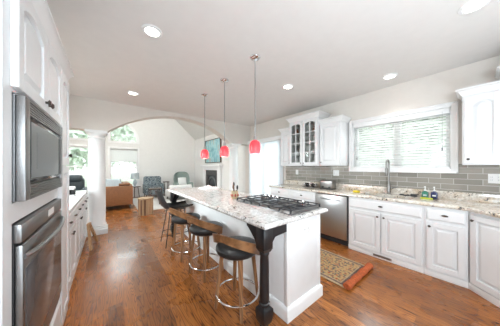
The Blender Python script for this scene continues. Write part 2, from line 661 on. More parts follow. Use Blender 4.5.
class Fr:
    """a vertical face: a runs along it, z up, n outwards"""

    def __init__(self, o, ua, un):
        self.o, self.ua, self.un = Vector(o), Vector(ua), Vector(un)

    def p(self, a, z, n):
        return self.o + self.ua * a + Vector((0, 0, z)) + self.un * n

    def box(self, b, a0, a1, z0, z1, n0, n1, bev=0.0):
        p = self.p
        b.hexa([p(a0, z0, n0), p(a1, z0, n0), p(a1, z0, n1), p(a0, z0, n1), p(a0, z1, n0), p(a1, z1, n0), p(a1, z1, n1), p(a0, z1, n1)], bev)

    def prism(self, b, poly, n0, n1):
        b.prism([self.p(a, z, n0) for a, z in poly], self.un * (n1 - n0))

    def raised(self, b, poly, n0, n1, inset):
        xs = [q[0] for q in poly]
        zs = [q[1] for q in poly]
        ca, cz = (min(xs) + max(xs)) / 2, (min(zs) + max(zs)) / 2
        fa = 1 - 2 * inset / (max(xs) - min(xs))
        fz = 1 - 2 * inset / (max(zs) - min(zs))
        inner = [(ca + (a - ca) * fa, cz + (z - cz) * fz) for a, z in poly]
        b.loft([[self.p(a, z, n0) for a, z in poly], [self.p(a, z, n1) for a, z in inner]])


def arch_poly(a0, a1, z0, z1, rise, n=12):
    pts = [(a0, z0), (a1, z0)]
    for i in range(n + 1):
        t = i / n
        pts.append((a1 + (a0 - a1) * t, z1 - rise + rise * math.sin(PI * t) ** 0.8))
    return pts


def panel_door(fr, a0, a1, z0, z1, parent, arch=0.0, st=0.058, n0=0.0, th=0.025, name='door', mat='cabinet_white', glass=False):
    """framed door; raised centre panel, or muntins and glass"""
    b = B()
    if name == 'drawer':
        fr.box(b, a0, a1, z0, z1, n0, n0 + th * 0.55)
        fr.raised(b, [(a0, z0), (a1, z0), (a1, z1), (a0, z1)], n0 + th * 0.55, n0 + th, 0.016)
        return b.done(name, mat, parent, sharp=0.2)
    i0, i1, j0, j1 = a0 + st, a1 - st, z0 + st, z1 - st
    fr.box(b, a0, i0, z0, z1, n0, n0 + th, 0.003)
    fr.box(b, i1, a1, z0, z1, n0, n0 + th, 0.003)
    fr.box(b, i0, i1, z0, j0, n0, n0 + th)
    if arch:
        k = 18
        rings = []
        for i in range(k + 1):
            t = i / k
            h = j1 - arch + arch * math.sin(PI * t) ** 0.8
            a = i0 + (i1 - i0) * t
            rings.append([fr.p(a, h, n0), fr.p(a, h, n0 + th), fr.p(a, z1, n0 + th), fr.p(a, z1, n0)])
        b.loft(rings)
    else:
        fr.box(b, i0, i1, j1, z1, n0, n0 + th)
    if not glass:
        fr.box(b, i0, i1, j0, j1, n0, n0 + th * 0.12)
        g = 0.009
        poly = arch_poly(i0 + g, i1 - g, j0 + g, j1 - g, arch) if arch else [(i0 + g, j0 + g), (i1 - g, j0 + g), (i1 - g, j1 - g), (i0 + g, j1 - g)]
        fr.raised(b, poly, n0 + th * 0.1, n0 + th * 0.85, min(0.032, 0.3 * (i1 - i0)))
    else:
        m = (i0 + i1) / 2
        fr.box(b, m - 0.008, m + 0.008, j0, j1, n0 + 0.004, n0 + th - 0.001)
        for q in range(1, 4):
            z = j0 + (j1 - j0) * q / 4
            fr.box(b, i0, i1, z - 0.008, z + 0.008, n0 + 0.004, n0 + th - 0.002)
    d = b.done(name, mat, parent, sharp=0.2)
    if glass:
        b = B()
        fr.box(b, i0 - 0.005, i1 + 0.005, j0 - 0.005, j1 + 0.005, n0 + 0.006, n0 + 0.010)
        b.done('glass_pane', 'cabinet_glass', d, label='clear glass behind white muntins')
    return d


def knob(fr, a, z, n, parent, mat='bronze', r=0.015, name='knob'):
    b = B()
    p0, p1, p2 = fr.p(a, z, n - 0.002), fr.p(a, z, n + 0.016), fr.p(a, z, n + 0.03)
    b.cyl(fr.p(a, z, n - 0.001), fr.p(a, z, n + 0.004), r * 0.9)
    b.cyl(p0, p1, r * 0.4)
    b.cyl(p1, fr.p(a, z, n + 0.022), r * 0.6, r)
    b.cyl(fr.p(a, z, n + 0.022), p2, r, r * 0.55)
    return b.done(name, mat, parent, label='dark bronze ' + name)


def pull(fr, a, z, n, parent, w=0.055):
    """small oval drawer pull"""
    b = B()
    b.cyl(fr.p(a, z, n - 0.001), fr.p(a, z, n + 0.018), 0.006)
    pts = [fr.p(a + w / 2 * math.cos(PI * i / 8), z + 0.004 * math.sin(PI * i / 8), n + 0.022) for i in range(9)]
    b.tube(pts, [0.004, 0.007, 0.010, 0.012, 0.013, 0.012, 0.010, 0.007, 0.004], 8)
    return b.done('pull', 'bronze', parent, label='dark bronze pull')


def crown(b, fr, a0, a1, z0, z1, proj, n0=0.0, ends=(True, True), depth=0.35):
    """stepped crown moulding along a face with mitred returns"""
    prof = [(0.0, 0.0), (0.12, 0.16), (0.30, 0.24), (0.42, 0.45), (0.72, 0.70), (0.90, 0.78), (1.0, 0.80), (1.0, 1.0)]
    rings = []
    for o, h in prof:
        d = proj * o
        e0 = d if ends[0] else 0
        e1 = d if ends[1] else 0
        z = z0 + (z1 - z0) * h
        rings.append([fr.p(a0 - e0, z, -depth), fr.p(a1 + e1, z, -depth), fr.p(a1 + e1, z, n0 + d), fr.p(a0 - e0, z, n0 + d)])
    b.loft(rings)


# ------------------------------------------------------------------ room shell
CEIL = 2.76
XR, XL, YF, YA0, YA1 = 3.80, -0.97, 9.77, 4.80, 5.08
XLL = -4.3
RIDGE_X = -0.25


def gable(x):
    return 2.88 + 0.93 * (XR - x) if x > RIDGE_X else 2.88 + 0.93 * (x - XLL)


B().box(XLL - 0.2, XR + 0.15, -2.3, YF + 0.15, -0.12, 0.0).done('floor', 'oak_floor', kind='structure', label='polished red oak strip floor', cat='floor')
B().box(-40, 40, -40, 60, -0.6, -0.5).done('ground', 'grass', kind='structure', label='lawn outside the windows', cat='ground')
B().box(XL - 0.15, XR + 0.15, -2.3, YA0 + 0.02, CEIL, CEIL + 0.1).done('ceiling', 'ceiling_paint', kind='structure', label='flat warm grey kitchen ceiling', cat='ceiling')

b = B()
tk = 0.1
b.prism([(XR + 0.15, YA0, gable(XR) - 0.14), (RIDGE_X, YA0, gable(RIDGE_X)), (RIDGE_X, YA0, gable(RIDGE_X) + tk), (XR + 0.15, YA0, gable(XR) - 0.14 + tk)], (0, YF + 0.15 - YA0, 0))
b.prism([(XLL - 0.15, YA0, gable(XLL) - 0.14), (RIDGE_X, YA0, gable(RIDGE_X)), (RIDGE_X, YA0, gable(RIDGE_X) + tk), (XLL - 0.15, YA0, gable(XLL) - 0.14 + tk)], (0, YF + 0.15 - YA0, 0))
b.done('ceiling_living', 'living_paint', kind='structure', label='sloped vaulted ceiling of the living room', cat='ceiling')


def strips(b, axis, t0, t1, cols):
    """cols: (s0, s1, [(z0, z1), ...]) solid parts of a wall"""
    for s0, s1, zs in cols:
        for z0, z1 in zs:
            if axis == 'X':
                b.box(t0, t1, s0, s1, z0, z1)
            else:
                b.box(s0, s1, t0, t1, z0, z1)


KW = (0.232, 1.535, 1.352, 2.228)      # kitchen window opening y0 y1 z0 z1
SL = (3.42, 4.72, 0.0, 2.12)          # sliding door opening
b = B()
strips(b, 'X', XR, XR + 0.15, [(-2.3, KW[0], [(0, 3)]), (KW[0], KW[1], [(0, KW[2]), (KW[3], 3)]), (KW[1], SL[0], [(0, 3)]),
                               (SL[0], SL[1], [(SL[3], 3)]), (SL[1], YA1, [(0, 3)])])
b.done('wall_right', 'wall_paint', kind='structure', label='warm grey wall above the sink counter', cat='wall')
B().box(XR, XR + 0.15, YA1, YF + 0.15, 0, 3.0).done('wall_fireplace', 'living_paint', kind='structure', label='white living room wall behind the fireplace', cat='wall')

# wall between kitchen and living room with the wide arch
b = B()
b.box(XLL - 0.15, XL, YA0, YA1, 0, 3.0)
xs = [XL, -0.5, 0.0] + [0.0 + 3.03 * (1 - math.cos(PI * i / 40)) / 2 for i in range(1, 40)] + [3.03, 3.4, XR]


def soffit(x):
    if x <= 0 or x >= 3.03:
        return 2.13
    return 2.13 - 1.833 + math.sqrt(2.378 ** 2 - (x - 1.515) ** 2)


lo = [(x, YA0, soffit(x)) for x in xs]
rings = []
for x in xs:
    top = gable(x) + 0.05 if x > RIDGE_X else gable(x) + 0.05
    rings.append([(x, YA0, soffit(x)), (x, YA1, soffit(x)), (x, YA1, top), (x, YA0, top)])
b.loft(rings)
b.done('wall_arch', 'wall_paint', kind='structure', label='header wall with a wide shallow arch into the living room', cat='wall')

# far wall of the living room: two windows with quarter-round transoms
WA = (0.07, 1.07, 0.52, 2.19)
WB = (-1.60, -0.60, 0.52, 2.19)
TZ = 2.50
cols = [(XLL - 0.15, WB[0], [(0, 7)])]
k = 12
for i in range(k):
    x0 = WB[0] + (WB[1] - WB[0]) * i / k
    x1 = WB[0] + (WB[1] - WB[0]) * (i + 1) / k
    h = TZ + math.sqrt(max(0, 1.0 - ((x0 + x1) / 2 - WB[1]) ** 2))
    cols.append((x0, x1, [(0, WB[2]), (WB[3], TZ), (h, 7)]))
cols.append((WB[1], WA[0], [(0, 7)]))
for i in range(k):
    x0 = WA[0] + (WA[1] - WA[0]) * i / k
    x1 = WA[0] + (WA[1] - WA[0]) * (i + 1) / k
    h = TZ + math.sqrt(max(0, 1.0 - ((x0 + x1) / 2 - WA[0]) ** 2))
    cols.append((x0, x1, [(0, WA[2]), (WA[3], TZ), (h, 7)]))
cols.append((WA[1], XR, [(0, 7)]))
b = B()
strips(b, 'Y', YF, YF + 0.15, cols)
b.done('wall_far', 'living_paint', kind='structure', label='tall white far wall of the living room with windows', cat='wall')

b = B()
strips(b, 'X', XLL - 0.15, XLL, [(YA1, 5.7, [(0, 3)]), (5.7, 9.2, [(0, 0.5), (2.5, 3)]), (9.2, YF, [(0, 3)])])
b.done('wall_living', 'living_paint', kind='structure', label='left wall of the living room', cat='wall')
b = B()
LW = (2.75, 4.45, 1.06, 2.1)
strips(b, 'X', XL - 0.15, XL, [(1.0, LW[0], [(0, CEIL)]), (LW[0], LW[1], [(0, LW[2]), (LW[3], CEIL)]), (LW[1], YA0, [(0, CEIL)])])
b.done('wall_left', 'wall_paint', kind='structure', label='left kitchen wall behind the cabinets', cat='wall')
B().box(XL - 0.15, -0.345, -2.3, 1.10, 0, CEIL).done('wall_near', 'wall_paint', kind='structure', label='grey wall end beside the oven cabinet', cat='wall')
B().box(2.55, XR, -1.05, -0.93, 0, CEIL).done('wall_return', 'wall_paint', kind='structure', label='short wall behind the corner cabinets', cat='wall')
b = B()
strips(b, 'Y', -2.45, -2.3, [(XL - 0.15, 0.9, [(0, 3)]), (0.9, 2.3, [(0, 0.4), (2.2, 3)]), (2.3, XR + 0.15, [(0, 3)])])
b.done('wall_rear', 'wall_paint', kind='structure', label='wall behind the camera with a wide added window', cat='wall')
b = B()  # unseen rear window, added as an opening for light
for a in (0.9, 1.58, 2.25):
    b.box(a, a + 0.05, -2.42, -2.36, 0.4, 2.2)
b.box(0.95, 2.25, -2.42, -2.36, 0.4, 0.45)
b.box(0.95, 2.25, -2.42, -2.36, 2.15, 2.2)
w = b.done('window_5', 'white_trim', kind='structure', label='unseen window added in the rear wall', cat='window')
B().box(0.92, 2.28, -2.40, -2.394, 0.42, 2.18).done('window_pane', 'window_glass', w)
B().box(-0.36, -0.325, 1.085, 1.125, 0, CEIL).done('trim_1', 'white_trim', kind='structure', label='white casing strip at the wall end', cat='trim')


# unseen window added over the left counter to light the island's left side
b = B()
for a in (LW[0], (LW[0] + LW[1]) / 2 - 0.025, LW[1] - 0.05):
    b.box(XL - 0.10, XL - 0.04, a, a + 0.05, LW[2], LW[3])
b.box(XL - 0.10, XL - 0.04, LW[0], LW[1], LW[2], LW[2] + 0.05)
b.box(XL - 0.10, XL - 0.04, LW[0], LW[1], LW[3] - 0.05, LW[3])
for (p, q, r, s_) in ((LW[0] - 0.08, LW[0], LW[2] - 0.08, LW[3] + 0.08), (LW[1], LW[1] + 0.08, LW[2] - 0.08, LW[3] + 0.08), (LW[0], LW[1], LW[3], LW[3] + 0.08), (LW[0], LW[1], LW[2] - 0.08, LW[2])):
    b.box(XL - 0.02, XL + 0.02, p, q, r, s_, 0.003)
w = b.done('window_6', 'white_trim', kind='structure', label='unseen window added above the left counter', cat='window')
B().box(XL - 0.075, XL - 0.07, LW[0] + 0.02, LW[1] - 0.02, LW[2] + 0.02, LW[3] - 0.02).done('window_pane', 'window_glass', w)


# windows
def far_window(n, W, arc_side):
    x0, x1, z0, z1 = W
    y = YF
    b = B()
    c = 0.075
    for (p, q, r, s) in ((x0 - c, x0, z0 - c, z1 + c), (x1, x1 + c, z0 - c, z1 + c), (x0, x1, z1, z1 + c), (x0, x1, z0 - c, z0)):
        b.box(p, q, y - 0.025, y + 0.02, r, s, 0.004)
    b.box(x0 - c - 0.02, x1 + c + 0.02, y - 0.05, y, z0 - c - 0.03, z0 - c, 0.004)
    w = b.done('window_%d' % n, 'white_trim', kind='structure', label='white double hung living room window with a quarter round transom', cat='window')
    b = B()
    f = 0.045
    zm = 1.40
    for (p, q, r, s) in ((x0, x0 + f, z0, z1), (x1 - f, x1, z0, z1), (x0 + f, x1 - f, z0, z0 + f), (x0 + f, x1 - f, z1 - f, z1), (x0 + f, x1 - f, zm - f / 2, zm + f / 2)):
        b.box(p, q, y + 0.03, y + 0.08, r, s)
    b.done('window_sash', 'white_trim', w)
    b = B()
    b.box(x0 + 0.02, x1 - 0.02, y + 0.05, y + 0.056, z0 + 0.02, z1 - 0.02)
    b.done('window_pane', 'window_glass', w)
    # quarter-round transom
    cx = x0 if arc_side > 0 else x1
    s = arc_side
    b = B()
    pts_o, pts_i = [], []
    for i in range(17):
        t = PI / 2 * i / 16
        pts_o.append((cx + s * 1.08 * math.cos(t), TZ + 1.08 * math.sin(t)))
        pts_i.append((cx + s * 0.965 * math.cos(t), TZ + 0.965 * math.sin(t)))
    rings = [[(a[0], y - 0.025, a[1]), (a[0], y + 0.08, a[1]), (c2[0], y + 0.08, c2[1]), (c2[0], y - 0.025, c2[1])] for a, c2 in zip(pts_o, pts_i)]
    b.loft(rings)
    lo_, hi_ = sorted((cx - s * 0.075, cx + s * 1.08))
    b.box(lo_, hi_, y - 0.025, y + 0.08, TZ - 0.07, TZ + 0.02)
    lo_, hi_ = sorted((cx - s * 0.075, cx + s * 0.02))
    b.box(lo_, hi_, y - 0.025, y + 0.08, TZ, TZ + 1.08)
    b.done('transom_frame', 'white_trim', w)
    b = B()
    b.prism([(cx, y + 0.05, TZ)] + [(a[0], y + 0.05, a[1]) for a in pts_i], (0, 0.006, 0))
    b.done('transom_pane', 'window_glass', w)
    # roller shade pulled part of the way down
    b = B()
    b.box(x0 + 0.03, x1 - 0.03, y + 0.012, y + 0.016, 1.63, z1 - 0.02)
    b.box(x0 + 0.03, x1 - 0.03, y + 0.006, y + 0.022, 1.615, 1.64, 0.003)
    b.cyl((x0 + 0.02, y + 0.01, z1 - 0.03), (x1 - 0.02, y + 0.01, z1 - 0.03), 0.022)
    if n == 1:
        b.done('roller_shade', 'roller_shade_cloth', None, label='pale roller shade half lowered in the right living room window', cat='shade', loc=((x0 + x1) / 2, y, 1.615))
    else:
        b.bm.free()


far_window(1, WA, 1)
far_window(2, WB, -1)

b = B()
y0, y1, z0, z1 = 5.7, 9.2, 0.5, 2.5  # unseen side windows added to let light into the living room
for a in (y0, y0 + 0.86, y0 + 1.73, y0 + 2.6, y1 - 0.05):
    b.box(XLL - 0.1, XLL - 0.04, a, a + 0.05, z0, z1)
b.box(XLL - 0.1, XLL - 0.04, y0, y1, z0, z0 + 0.05)
b.box(XLL - 0.1, XLL - 0.04, y0, y1, z1 - 0.05, z1)
w = b.done('window_3', 'white_trim', kind='structure', label='unseen row of windows added in the left living room wall', cat='window')
B().box(XLL - 0.075, XLL - 0.07, y0 + 0.02, y1 - 0.02, z0 + 0.02, z1 - 0.02).done('window_pane', 'window_glass', w)

# kitchen window over the sink
y0, y1, z0, z1 = KW
b = B()
c = 0.063
fr_w = Fr((XR, 0, 0), (0, 1, 0), (-1, 0, 0))
for (p, q, r, s) in ((y0 - c, y0, z0 - c, z1 + c), (y1, y1 + c, z0 - c, z1 + c), (y0, y1, z1, z1 + c), (y0, y1, z0 - c, z0)):
    fr_w.box(b, p, q, r, s, -0.02, 0.022, 0.004)
for (p, q, r, s) in ((y0 - c, y0 - c + 0.02, z0 - c, z1 + c), (y1 + c - 0.02, y1 + c, z0 - c, z1 + c), (y0 - c, y1 + c, z1 + c - 0.02, z1 + c), (y0 - c, y1 + c, z0 - c, z0 - c + 0.02)):
    fr_w.box(b, p, q, r, s, 0.018, 0.034, 0.004)
fr_w.box(b, y0, y1, z0, z0 + 0.012, -0.11, 0.0)
fr_w.box(b, y0, y0 + 0.012, z0, z1, -0.11, 0.0)
fr_w.box(b, y1 - 0.012, y1, z0, z1, -0.11, 0.0)
fr_w.box(b, y0, y1, z1 - 0.012, z1, -0.11, 0.0)
w = b.done('window_4', 'white_trim', kind='structure', label='white framed kitchen window above the sink', cat='window')
b = B()
ym = 0.86
for (p, q, r, s) in ((y0 + .012, y0 + 0.06, z0, z1), (y1 - 0.06, y1 - .012, z0, z1), (ym - 0.05, ym + 0.05, z0, z1), (y0, y1, z0, z0 + 0.06), (y0, y1, z1 - 0.06, z1)):
    fr_w.box(b, p, q, r, s, -0.125, -0.08)
b.done('window_sash', 'white_trim', w)
b = B()
fr_w.box(b, y0 + 0.03, y1 - 0.03, z0 + 0.03, z1 - 0.03, -0.105, -0.10)
b.done('window_pane', 'window_glass', w)

# wide slat blind
t = thing('window_blind', 'white wide slat horizontal blind filling the window above the sink', 'blind', (XR, (y0 + y1) / 2, z0))
b = B()
fr_w.box(b, y0 + 0.016, y1 - 0.016, z1 - 0.085, z1 - 0.014, -0.045, 0.012, 0.004)
b.done('valance', 'white_trim', t)
b = B()
ns = 18
for i in range(ns):
    z = z0 + 0.045 + (z1 - 0.10 - z0 - 0.045) * i / (ns - 1)
    for (p, q) in ((y0 + 0.02, y1 - 0.02),):
        dz = 0.0175
        b.hexa([fr_w.p(p, z + dz, -0.055), fr_w.p(q, z + dz, -0.055), fr_w.p(q, z - dz, -0.005), fr_w.p(p, z - dz, -0.005),
                fr_w.p(p, z + dz + 0.003, -0.055), fr_w.p(q, z + dz + 0.003, -0.055), fr_w.p(q, z - dz + 0.003, -0.005), fr_w.p(p, z - dz + 0.003, -0.005)])
b.done('slats', 'blind_slat', t)
b = B()
fr_w.box(b, y0 + 0.02, y1 - 0.02, z0 + 0.014, z0 + 0.034, -0.05, -0.01, 0.004)
b.done('bottom_rail', 'white_trim', t)
for a in (y0 + 0.13, 0.72, 1.0, y1 - 0.13):
    b = B()
    b.cyl(fr_w.p(a, z0 + 0.02, -0.003), fr_w.p(a, z1 - 0.06, -0.003), 0.0016, seg=6)
    b.done('ladder_cord', 'white_plastic', t)
for a, zz in ((y0 + 0.09, 1.62), (y1 - 0.08, 1.52)):
    b = B()
    b.cyl(fr_w.p(a, zz + 0.04, 0.012), fr_w.p(a, z1 - 0.05, 0.012), 0.0016, seg=6)
    b.lathe([(0.003, 0.045), (0.008, 0.03), (0.01, 0.0), (0.004, -0.004)], fr_w.p(a, zz, 0.012), 10)
    b.done('pull_cord', 'dark_steel', t, label='grey pull cord with a tassel')

# sliding door with vertical blinds
y0, y1, z0, z1 = SL
b = B()
for (p, q, r, s) in ((y0, y0 + 0.05, z0, z1), (y1 - 0.05, y1, z0, z1), (y0, y1, z1 - 0.05, z1), (y0, y1, z0, z0 + 0.04), ((y0 + y1) / 2 - 0.05, (y0 + y1) / 2 + 0.05, z0, z1)):
    fr_w.box(b, p, q, r, s, -0.10, -0.04)
c = 0.08
for (p, q, r, s) in ((y0 - c, y0, 0, z1 + c), (y1, y1 + c - 0.001, 0, z1 + c), (y0, y1, z1, z1 + c)):
    fr_w.box(b, p, q, r, s, -0.02, 0.02, 0.003)
w = b.done('door_1', 'white_trim', kind='structure', label='white sliding patio door behind vertical blinds', cat='door')
b = B()
fr_w.box(b, y0 + 0.03, y1 - 0.03, 0.03, z1 - 0.03, -0.075, -0.07)
b.done('door_pane', 'window_glass', w)
t = thing('vertical_blind', 'white vertical blinds covering the sliding patio door', 'blind', (XR, (y0 + y1) / 2, 0.02))
b = B()
fr_w.box(b, y0 - 0.12, y1 + 0.06, 2.13, 2.235, 0.022, 0.13, 0.004)
b.done('valance', 'white_trim', t)
b = B()
nv = 18
for i in range(nv):
    a = y0 - 0.08 + (y1 - y0 + 0.08) * i / (nv - 1)
    ca, sa = 0.040 * math.cos(R(24)), 0.040 * math.sin(R(24))
    pr = []
    for j in range(5):
        s = -1 + j / 2
        bow = 0.006 * (1 - s * s)
        pr.append((a + s * ca, 0.075 + s * sa + bow))
    b.loft([[fr_w.p(p, 0.03, n) for p, n in pr] + [fr_w.p(p, 0.03, n + 0.0015) for p, n in pr[::-1]],
            [fr_w.p(p, 2.14, n) for p, n in pr] + [fr_w.p(p, 2.14, n + 0.0015) for p, n in pr[::-1]]])
b.done('vanes', 'vertical_blind_vinyl', t)


# columns carrying the arch
def column(x, label):
    b = B()
    cy = (YA0 + YA1) / 2 + 0.01
    b.box(x - 0.185, x + 0.185, cy - 0.185, cy + 0.185, 0, 0.10, 0.006)
    b.lathe([(0.18, 0.10), (0.185, 0.115), (0.18, 0.14), (0.160, 0.15), (0.160, 0.165), (0.166, 0.18), (0.154, 0.20), (0.147, 0.22),
             (0.148, 0.9), (0.143, 1.5), (0.135, 1.95), (0.135, 1.965), (0.148, 1.975), (0.148, 1.99), (0.137, 2.0), (0.137, 2.035), (0.148, 2.045), (0.168, 2.075)], (x, cy, 0), 40)
    b.box(x - 0.178, x + 0.178, cy - 0.178, cy + 0.178, 2.075, 2.13, 0.006)
    b.done('column', 'white_trim', kind='structure', label=label, cat='column')


column(-0.185, 'white round column under the left end of the arch')
column(3.22, 'white round column under the right end of the arch')

# baseboards of the living room
b = B()
b.box(1.15, XR, YF - 0.016, YF, 0, 0.13, 0.003)
b.done('baseboard_far', 'white_trim', kind='structure', label='white baseboard along the far wall', cat='baseboard')
b = B()
b.box(XR - 0.016, XR, YA1 + 0.02, 6.62, 0, 0.13, 0.003)
b.box(XR - 0.016, XR, 8.62, YF - 0.02, 0, 0.13, 0.003)
b.done('baseboard_right', 'white_trim', kind='structure', label='white baseboard beside the fireplace', cat='baseboard')

# tiles behind the counter
b = B()
b.box(XR - 0.012, XR, -0.92, KW[0] - 0.063, 1.02, 1.42)
b.box(XR - 0.012, XR, KW[0] - 0.063, KW[1] + 0.063, 1.02, KW[2] - 0.063)
b.box(XR - 0.012, XR, KW[1] + 0.063, 3.24, 1.02, 1.42)
b.done('wall_backsplash', 'glass_tile', kind='structure', label='taupe glass subway tile backsplash', cat='wall tiles')


# ------------------------------------------------------------------ ceiling lights and pendants
def can_light(x, y, label):
    t = thing('recessed_light', label, 'ceiling light', (x, y, CEIL), 'recessed ceiling lights')
    b = B()
    b.lathe([(0.066, -0.002), (0.066, -0.012), (0.078, -0.014), (0.092, -0.008), (0.095, 0.0)], (x, y, CEIL), 32, cap=False)
    b.done('trim_ring', 'white_trim', t)
    b = B()
    b.lathe([(0.0, -0.006), (0.064, -0.006), (0.066, -0.003)], (x, y, CEIL), 32, cap=False)
    b.done('lens', 'lamp_lens', t)
    d = bpy.data.lights.new('recessed_lamp', 'SPOT')
    d.energy = 17
    d.spot_size = R(112)
    d.spot_blend = 1.0
    d.shadow_soft_size = 0.06
    d.color = (0.98, 0.97, 0.95)
    o = bpy.data.objects.new('recessed_lamp', d)
    o.parent = t
    o.location = (0, 0, -0.03)
    COL.objects.link(o)


can_light(0.352, 2.05, 'lit recessed ceiling light above the aisle left of the pendants, nearer one')
can_light(0.366, 3.985, 'small lit recessed ceiling light left of the pendants near the arch')
can_light(2.42, 2.02, 'lit recessed ceiling light just right of the nearest pendant')
can_light(3.36, 0.83, 'lit recessed ceiling light above the sink window')
can_light(2.45, 0.02, 'large lit recessed ceiling light in the top right corner')


def pendant():
    t = thing('pendant_lamp', 'pendant', 'pendant lamp', (0, 0, 0), 'pink glass pendants over the island')
    b = B()
    b.lathe([(0.0, 0), (0.066, 0), (0.066, -0.010), (0.058, -0.020), (0.035, -0.028), (0.012, -0.032), (0.0, -0.032)], (0, 0, 0), 28)
    b.done('canopy', 'chrome', t)
    b = B()
    b.cyl((0, 0, -0.03), (0, 0, -1.015), 0.0055, seg=10)
    b.done('rod', 'dark_steel', t)
    b = B()
    b.lathe([(0.006, -0.985), (0.016, -0.99), (0.02, -1.0), (0.022, -1.035), (0.026, -1.045), (0.024, -1.05)], (0, 0, 0), 20)
    b.done('socket', 'steel', t)
    b = B()
    prof = [(0.024, -1.045), (0.040, -1.052), (0.056, -1.070), (0.066, -1.10), (0.070, -1.13), (0.069, -1.16), (0.064, -1.19), (0.058, -1.213)]
    b.lathe(prof + [(r - 0.004, z) for r, z in prof[::-1]], (0, 0, 0), 32, cap=False)
    sh = b.done('shade', 'pink_glass', t, label='rose pink glass tulip shade')
    b = B()
    b.ball((0, 0, -1.14), 0.026, 0.026, 0.034)
    b.done('bulb', 'bulb_glow', t)
    d = bpy.data.lights.new('pendant_glow', 'POINT')
    d.energy = 1.6
    d.shadow_soft_size = 0.03
    d.color = (1.0, 0.72, 0.6)
    o = bpy.data.objects.new('pendant_glow', d)
    o.parent = t
    o.location = (0, 0, -1.195)
    COL.objects.link(o)
    return t


pd = pendant()
pd.location = (1.45, 1.735, CEIL)
pd['label'] = 'pink glass pendant lamp on a rod over the cooktop, rightmost and nearest of the three'
dup(pd, (1.45, 2.49, CEIL), None, 'pink glass pendant lamp, middle one of the three over the island')
dup(pd, (1.45, 3.235, CEIL), None, 'pink glass pendant lamp over the far end of the island, leftmost of three')

# ------------------------------------------------------------------ island
t = thing('kitchen_island', 'white panelled kitchen island with dark turned corner posts', 'island', (1.53, 2.4, 0))
IX0, IX1, IY0, IY1 = 1.262, 1.792, 1.06, 3.74
b = B()
b.box(IX0, IX1, IY0, IY1, 0.0, 0.893, 0.004)
b.done('cabinet_body', 'cabinet_white', t)
b = B()
prof = [(0.0, 0.024), (0.095, 0.024), (0.11, 0.018), (0.122, 0.008), (0.126, 0.0)]
b.loft([[(IX0 - d, IY0 - d, z), (IX1 + d, IY0 - d, z), (IX1 + d, IY1 + d, z), (IX0 - d, IY1 + d, z)] for z, d in prof])
b.done('base_moulding', 'white_trim', t)
for a, c in ((IX0 - 0.006, IX0 + 0.035), (IX1 - 0.035, IX1 + 0.006)):
    b = B()
    b.box(a, c, IY0 - 0.006, IY0 + 0.03, 0.12, 0.893, 0.003)
    b.done('corner_trim', 'white_trim', t)


def island_post(cy, sgn):
    cx = 1.012
    b = B()
    h = 0.05
    b.box(cx - h, cx + h, cy - h, cy + h, 0.715, 0.893, 0.004)
    # chamfered lower end of the block
    b.loft([[(cx - h, cy - h, 0.715), (cx + h, cy - h, 0.715), (cx + h, cy + h, 0.715), (cx - h, cy + h, 0.715)],
            [(cx - 0.036, cy - 0.036, 0.685), (cx + 0.036, cy - 0.036, 0.685), (cx + 0.036, cy + 0.036, 0.685), (cx - 0.036, cy + 0.036, 0.685)]])
    # eight-sided tapering shaft
    b.lathe([(0.036, 0.69), (0.041, 0.68), (0.041, 0.665), (0.035, 0.655), (0.0375, 0.60), (0.041, 0.34), (0.042, 0.30), (0.036, 0.285), (0.036, 0.275), (0.046, 0.268), (0.046, 0.252), (0.036, 0.245), (0.036, 0.238)], (cx, cy, 0), 16)
    # square vase block
    rings = []
    for s, z in ((0.032, 0.242), (0.050, 0.222), (0.054, 0.190), (0.046, 0.120), (0.040, 0.105), (0.030, 0.088)):
        rings.append([(cx - s, cy - s, z), (cx + s, cy - s, z), (cx + s, cy + s, z), (cx - s, cy + s, z)])
    b.loft(rings)
    b.lathe([(0.03, 0.09), (0.036, 0.08), (0.036, 0.07), (0.028, 0.062), (0.036, 0.045), (0.038, 0.03), (0.033, 0.012), (0.03, 0.0)], (cx, cy, 0), 16)
    p = b.done('turned_post', 'black_paint', t, label='black turned corner post')
    # curved brackets under the overhang
    def bracket(axis, s, ln):
        bb = B()
        pts = [(0.04, 0.893), (ln, 0.893), (ln, 0.855), (ln - 0.02, 0.845), (0.10, 0.775), (0.075, 0.74), (0.04, 0.72)]
        if axis == 'Y':
            bb.prism([(cx - 0.03, cy + s * a, z) for a, z in pts], (0.06, 0, 0))
        else:
            bb.prism([(cx + s * a, cy - 0.03, z) for a, z in pts], (0, 0.06, 0))
        bb.done('bracket', 'black_paint', p)
    bracket('Y', sgn, 0.20)
    bb = B()
    bb.prism([(cx + 0.04, cy - 0.03, 0.893), (IX0 - 0.007, cy - 0.03, 0.893), (IX0 - 0.007, cy - 0.03, 0.80), (cx + 0.10, cy - 0.03, 0.79), (cx + 0.06, cy - 0.03, 0.745), (cx + 0.04, cy - 0.03, 0.73)], (0, 0.06, 0))
    bb.done('apron', 'black_paint', p)


island_post(1.092, 1)
island_post(3.72, -1)
t2 = thing('electrical_outlet', 'white outlet plate on the near end of the island', 'outlet', (1.53, IY0, 0.77))
b = B()
b.box(1.475, 1.605, IY0 - 0.006, IY0, 0.725, 0.815, 0.002)
b.done('plate', 'white_plastic', t2)
b = B()
for a in (1.513, 1.567):
    b.box(a - 0.019, a + 0.019, IY0 - 0.009, IY0 - 0.005, 0.742, 0.798, 0.0015)
so = b.done('socket', 'white_trim', t2)
for a in (1.513, 1.567):
    for da in (-0.007, 0.007):
        b = B()
        b.box(a + da - 0.002, a + da + 0.002, IY0 - 0.0095, IY0 - 0.0085, 0.762, 0.778)
        b.done('slot', 'dark_steel', so, label='dark socket slot')

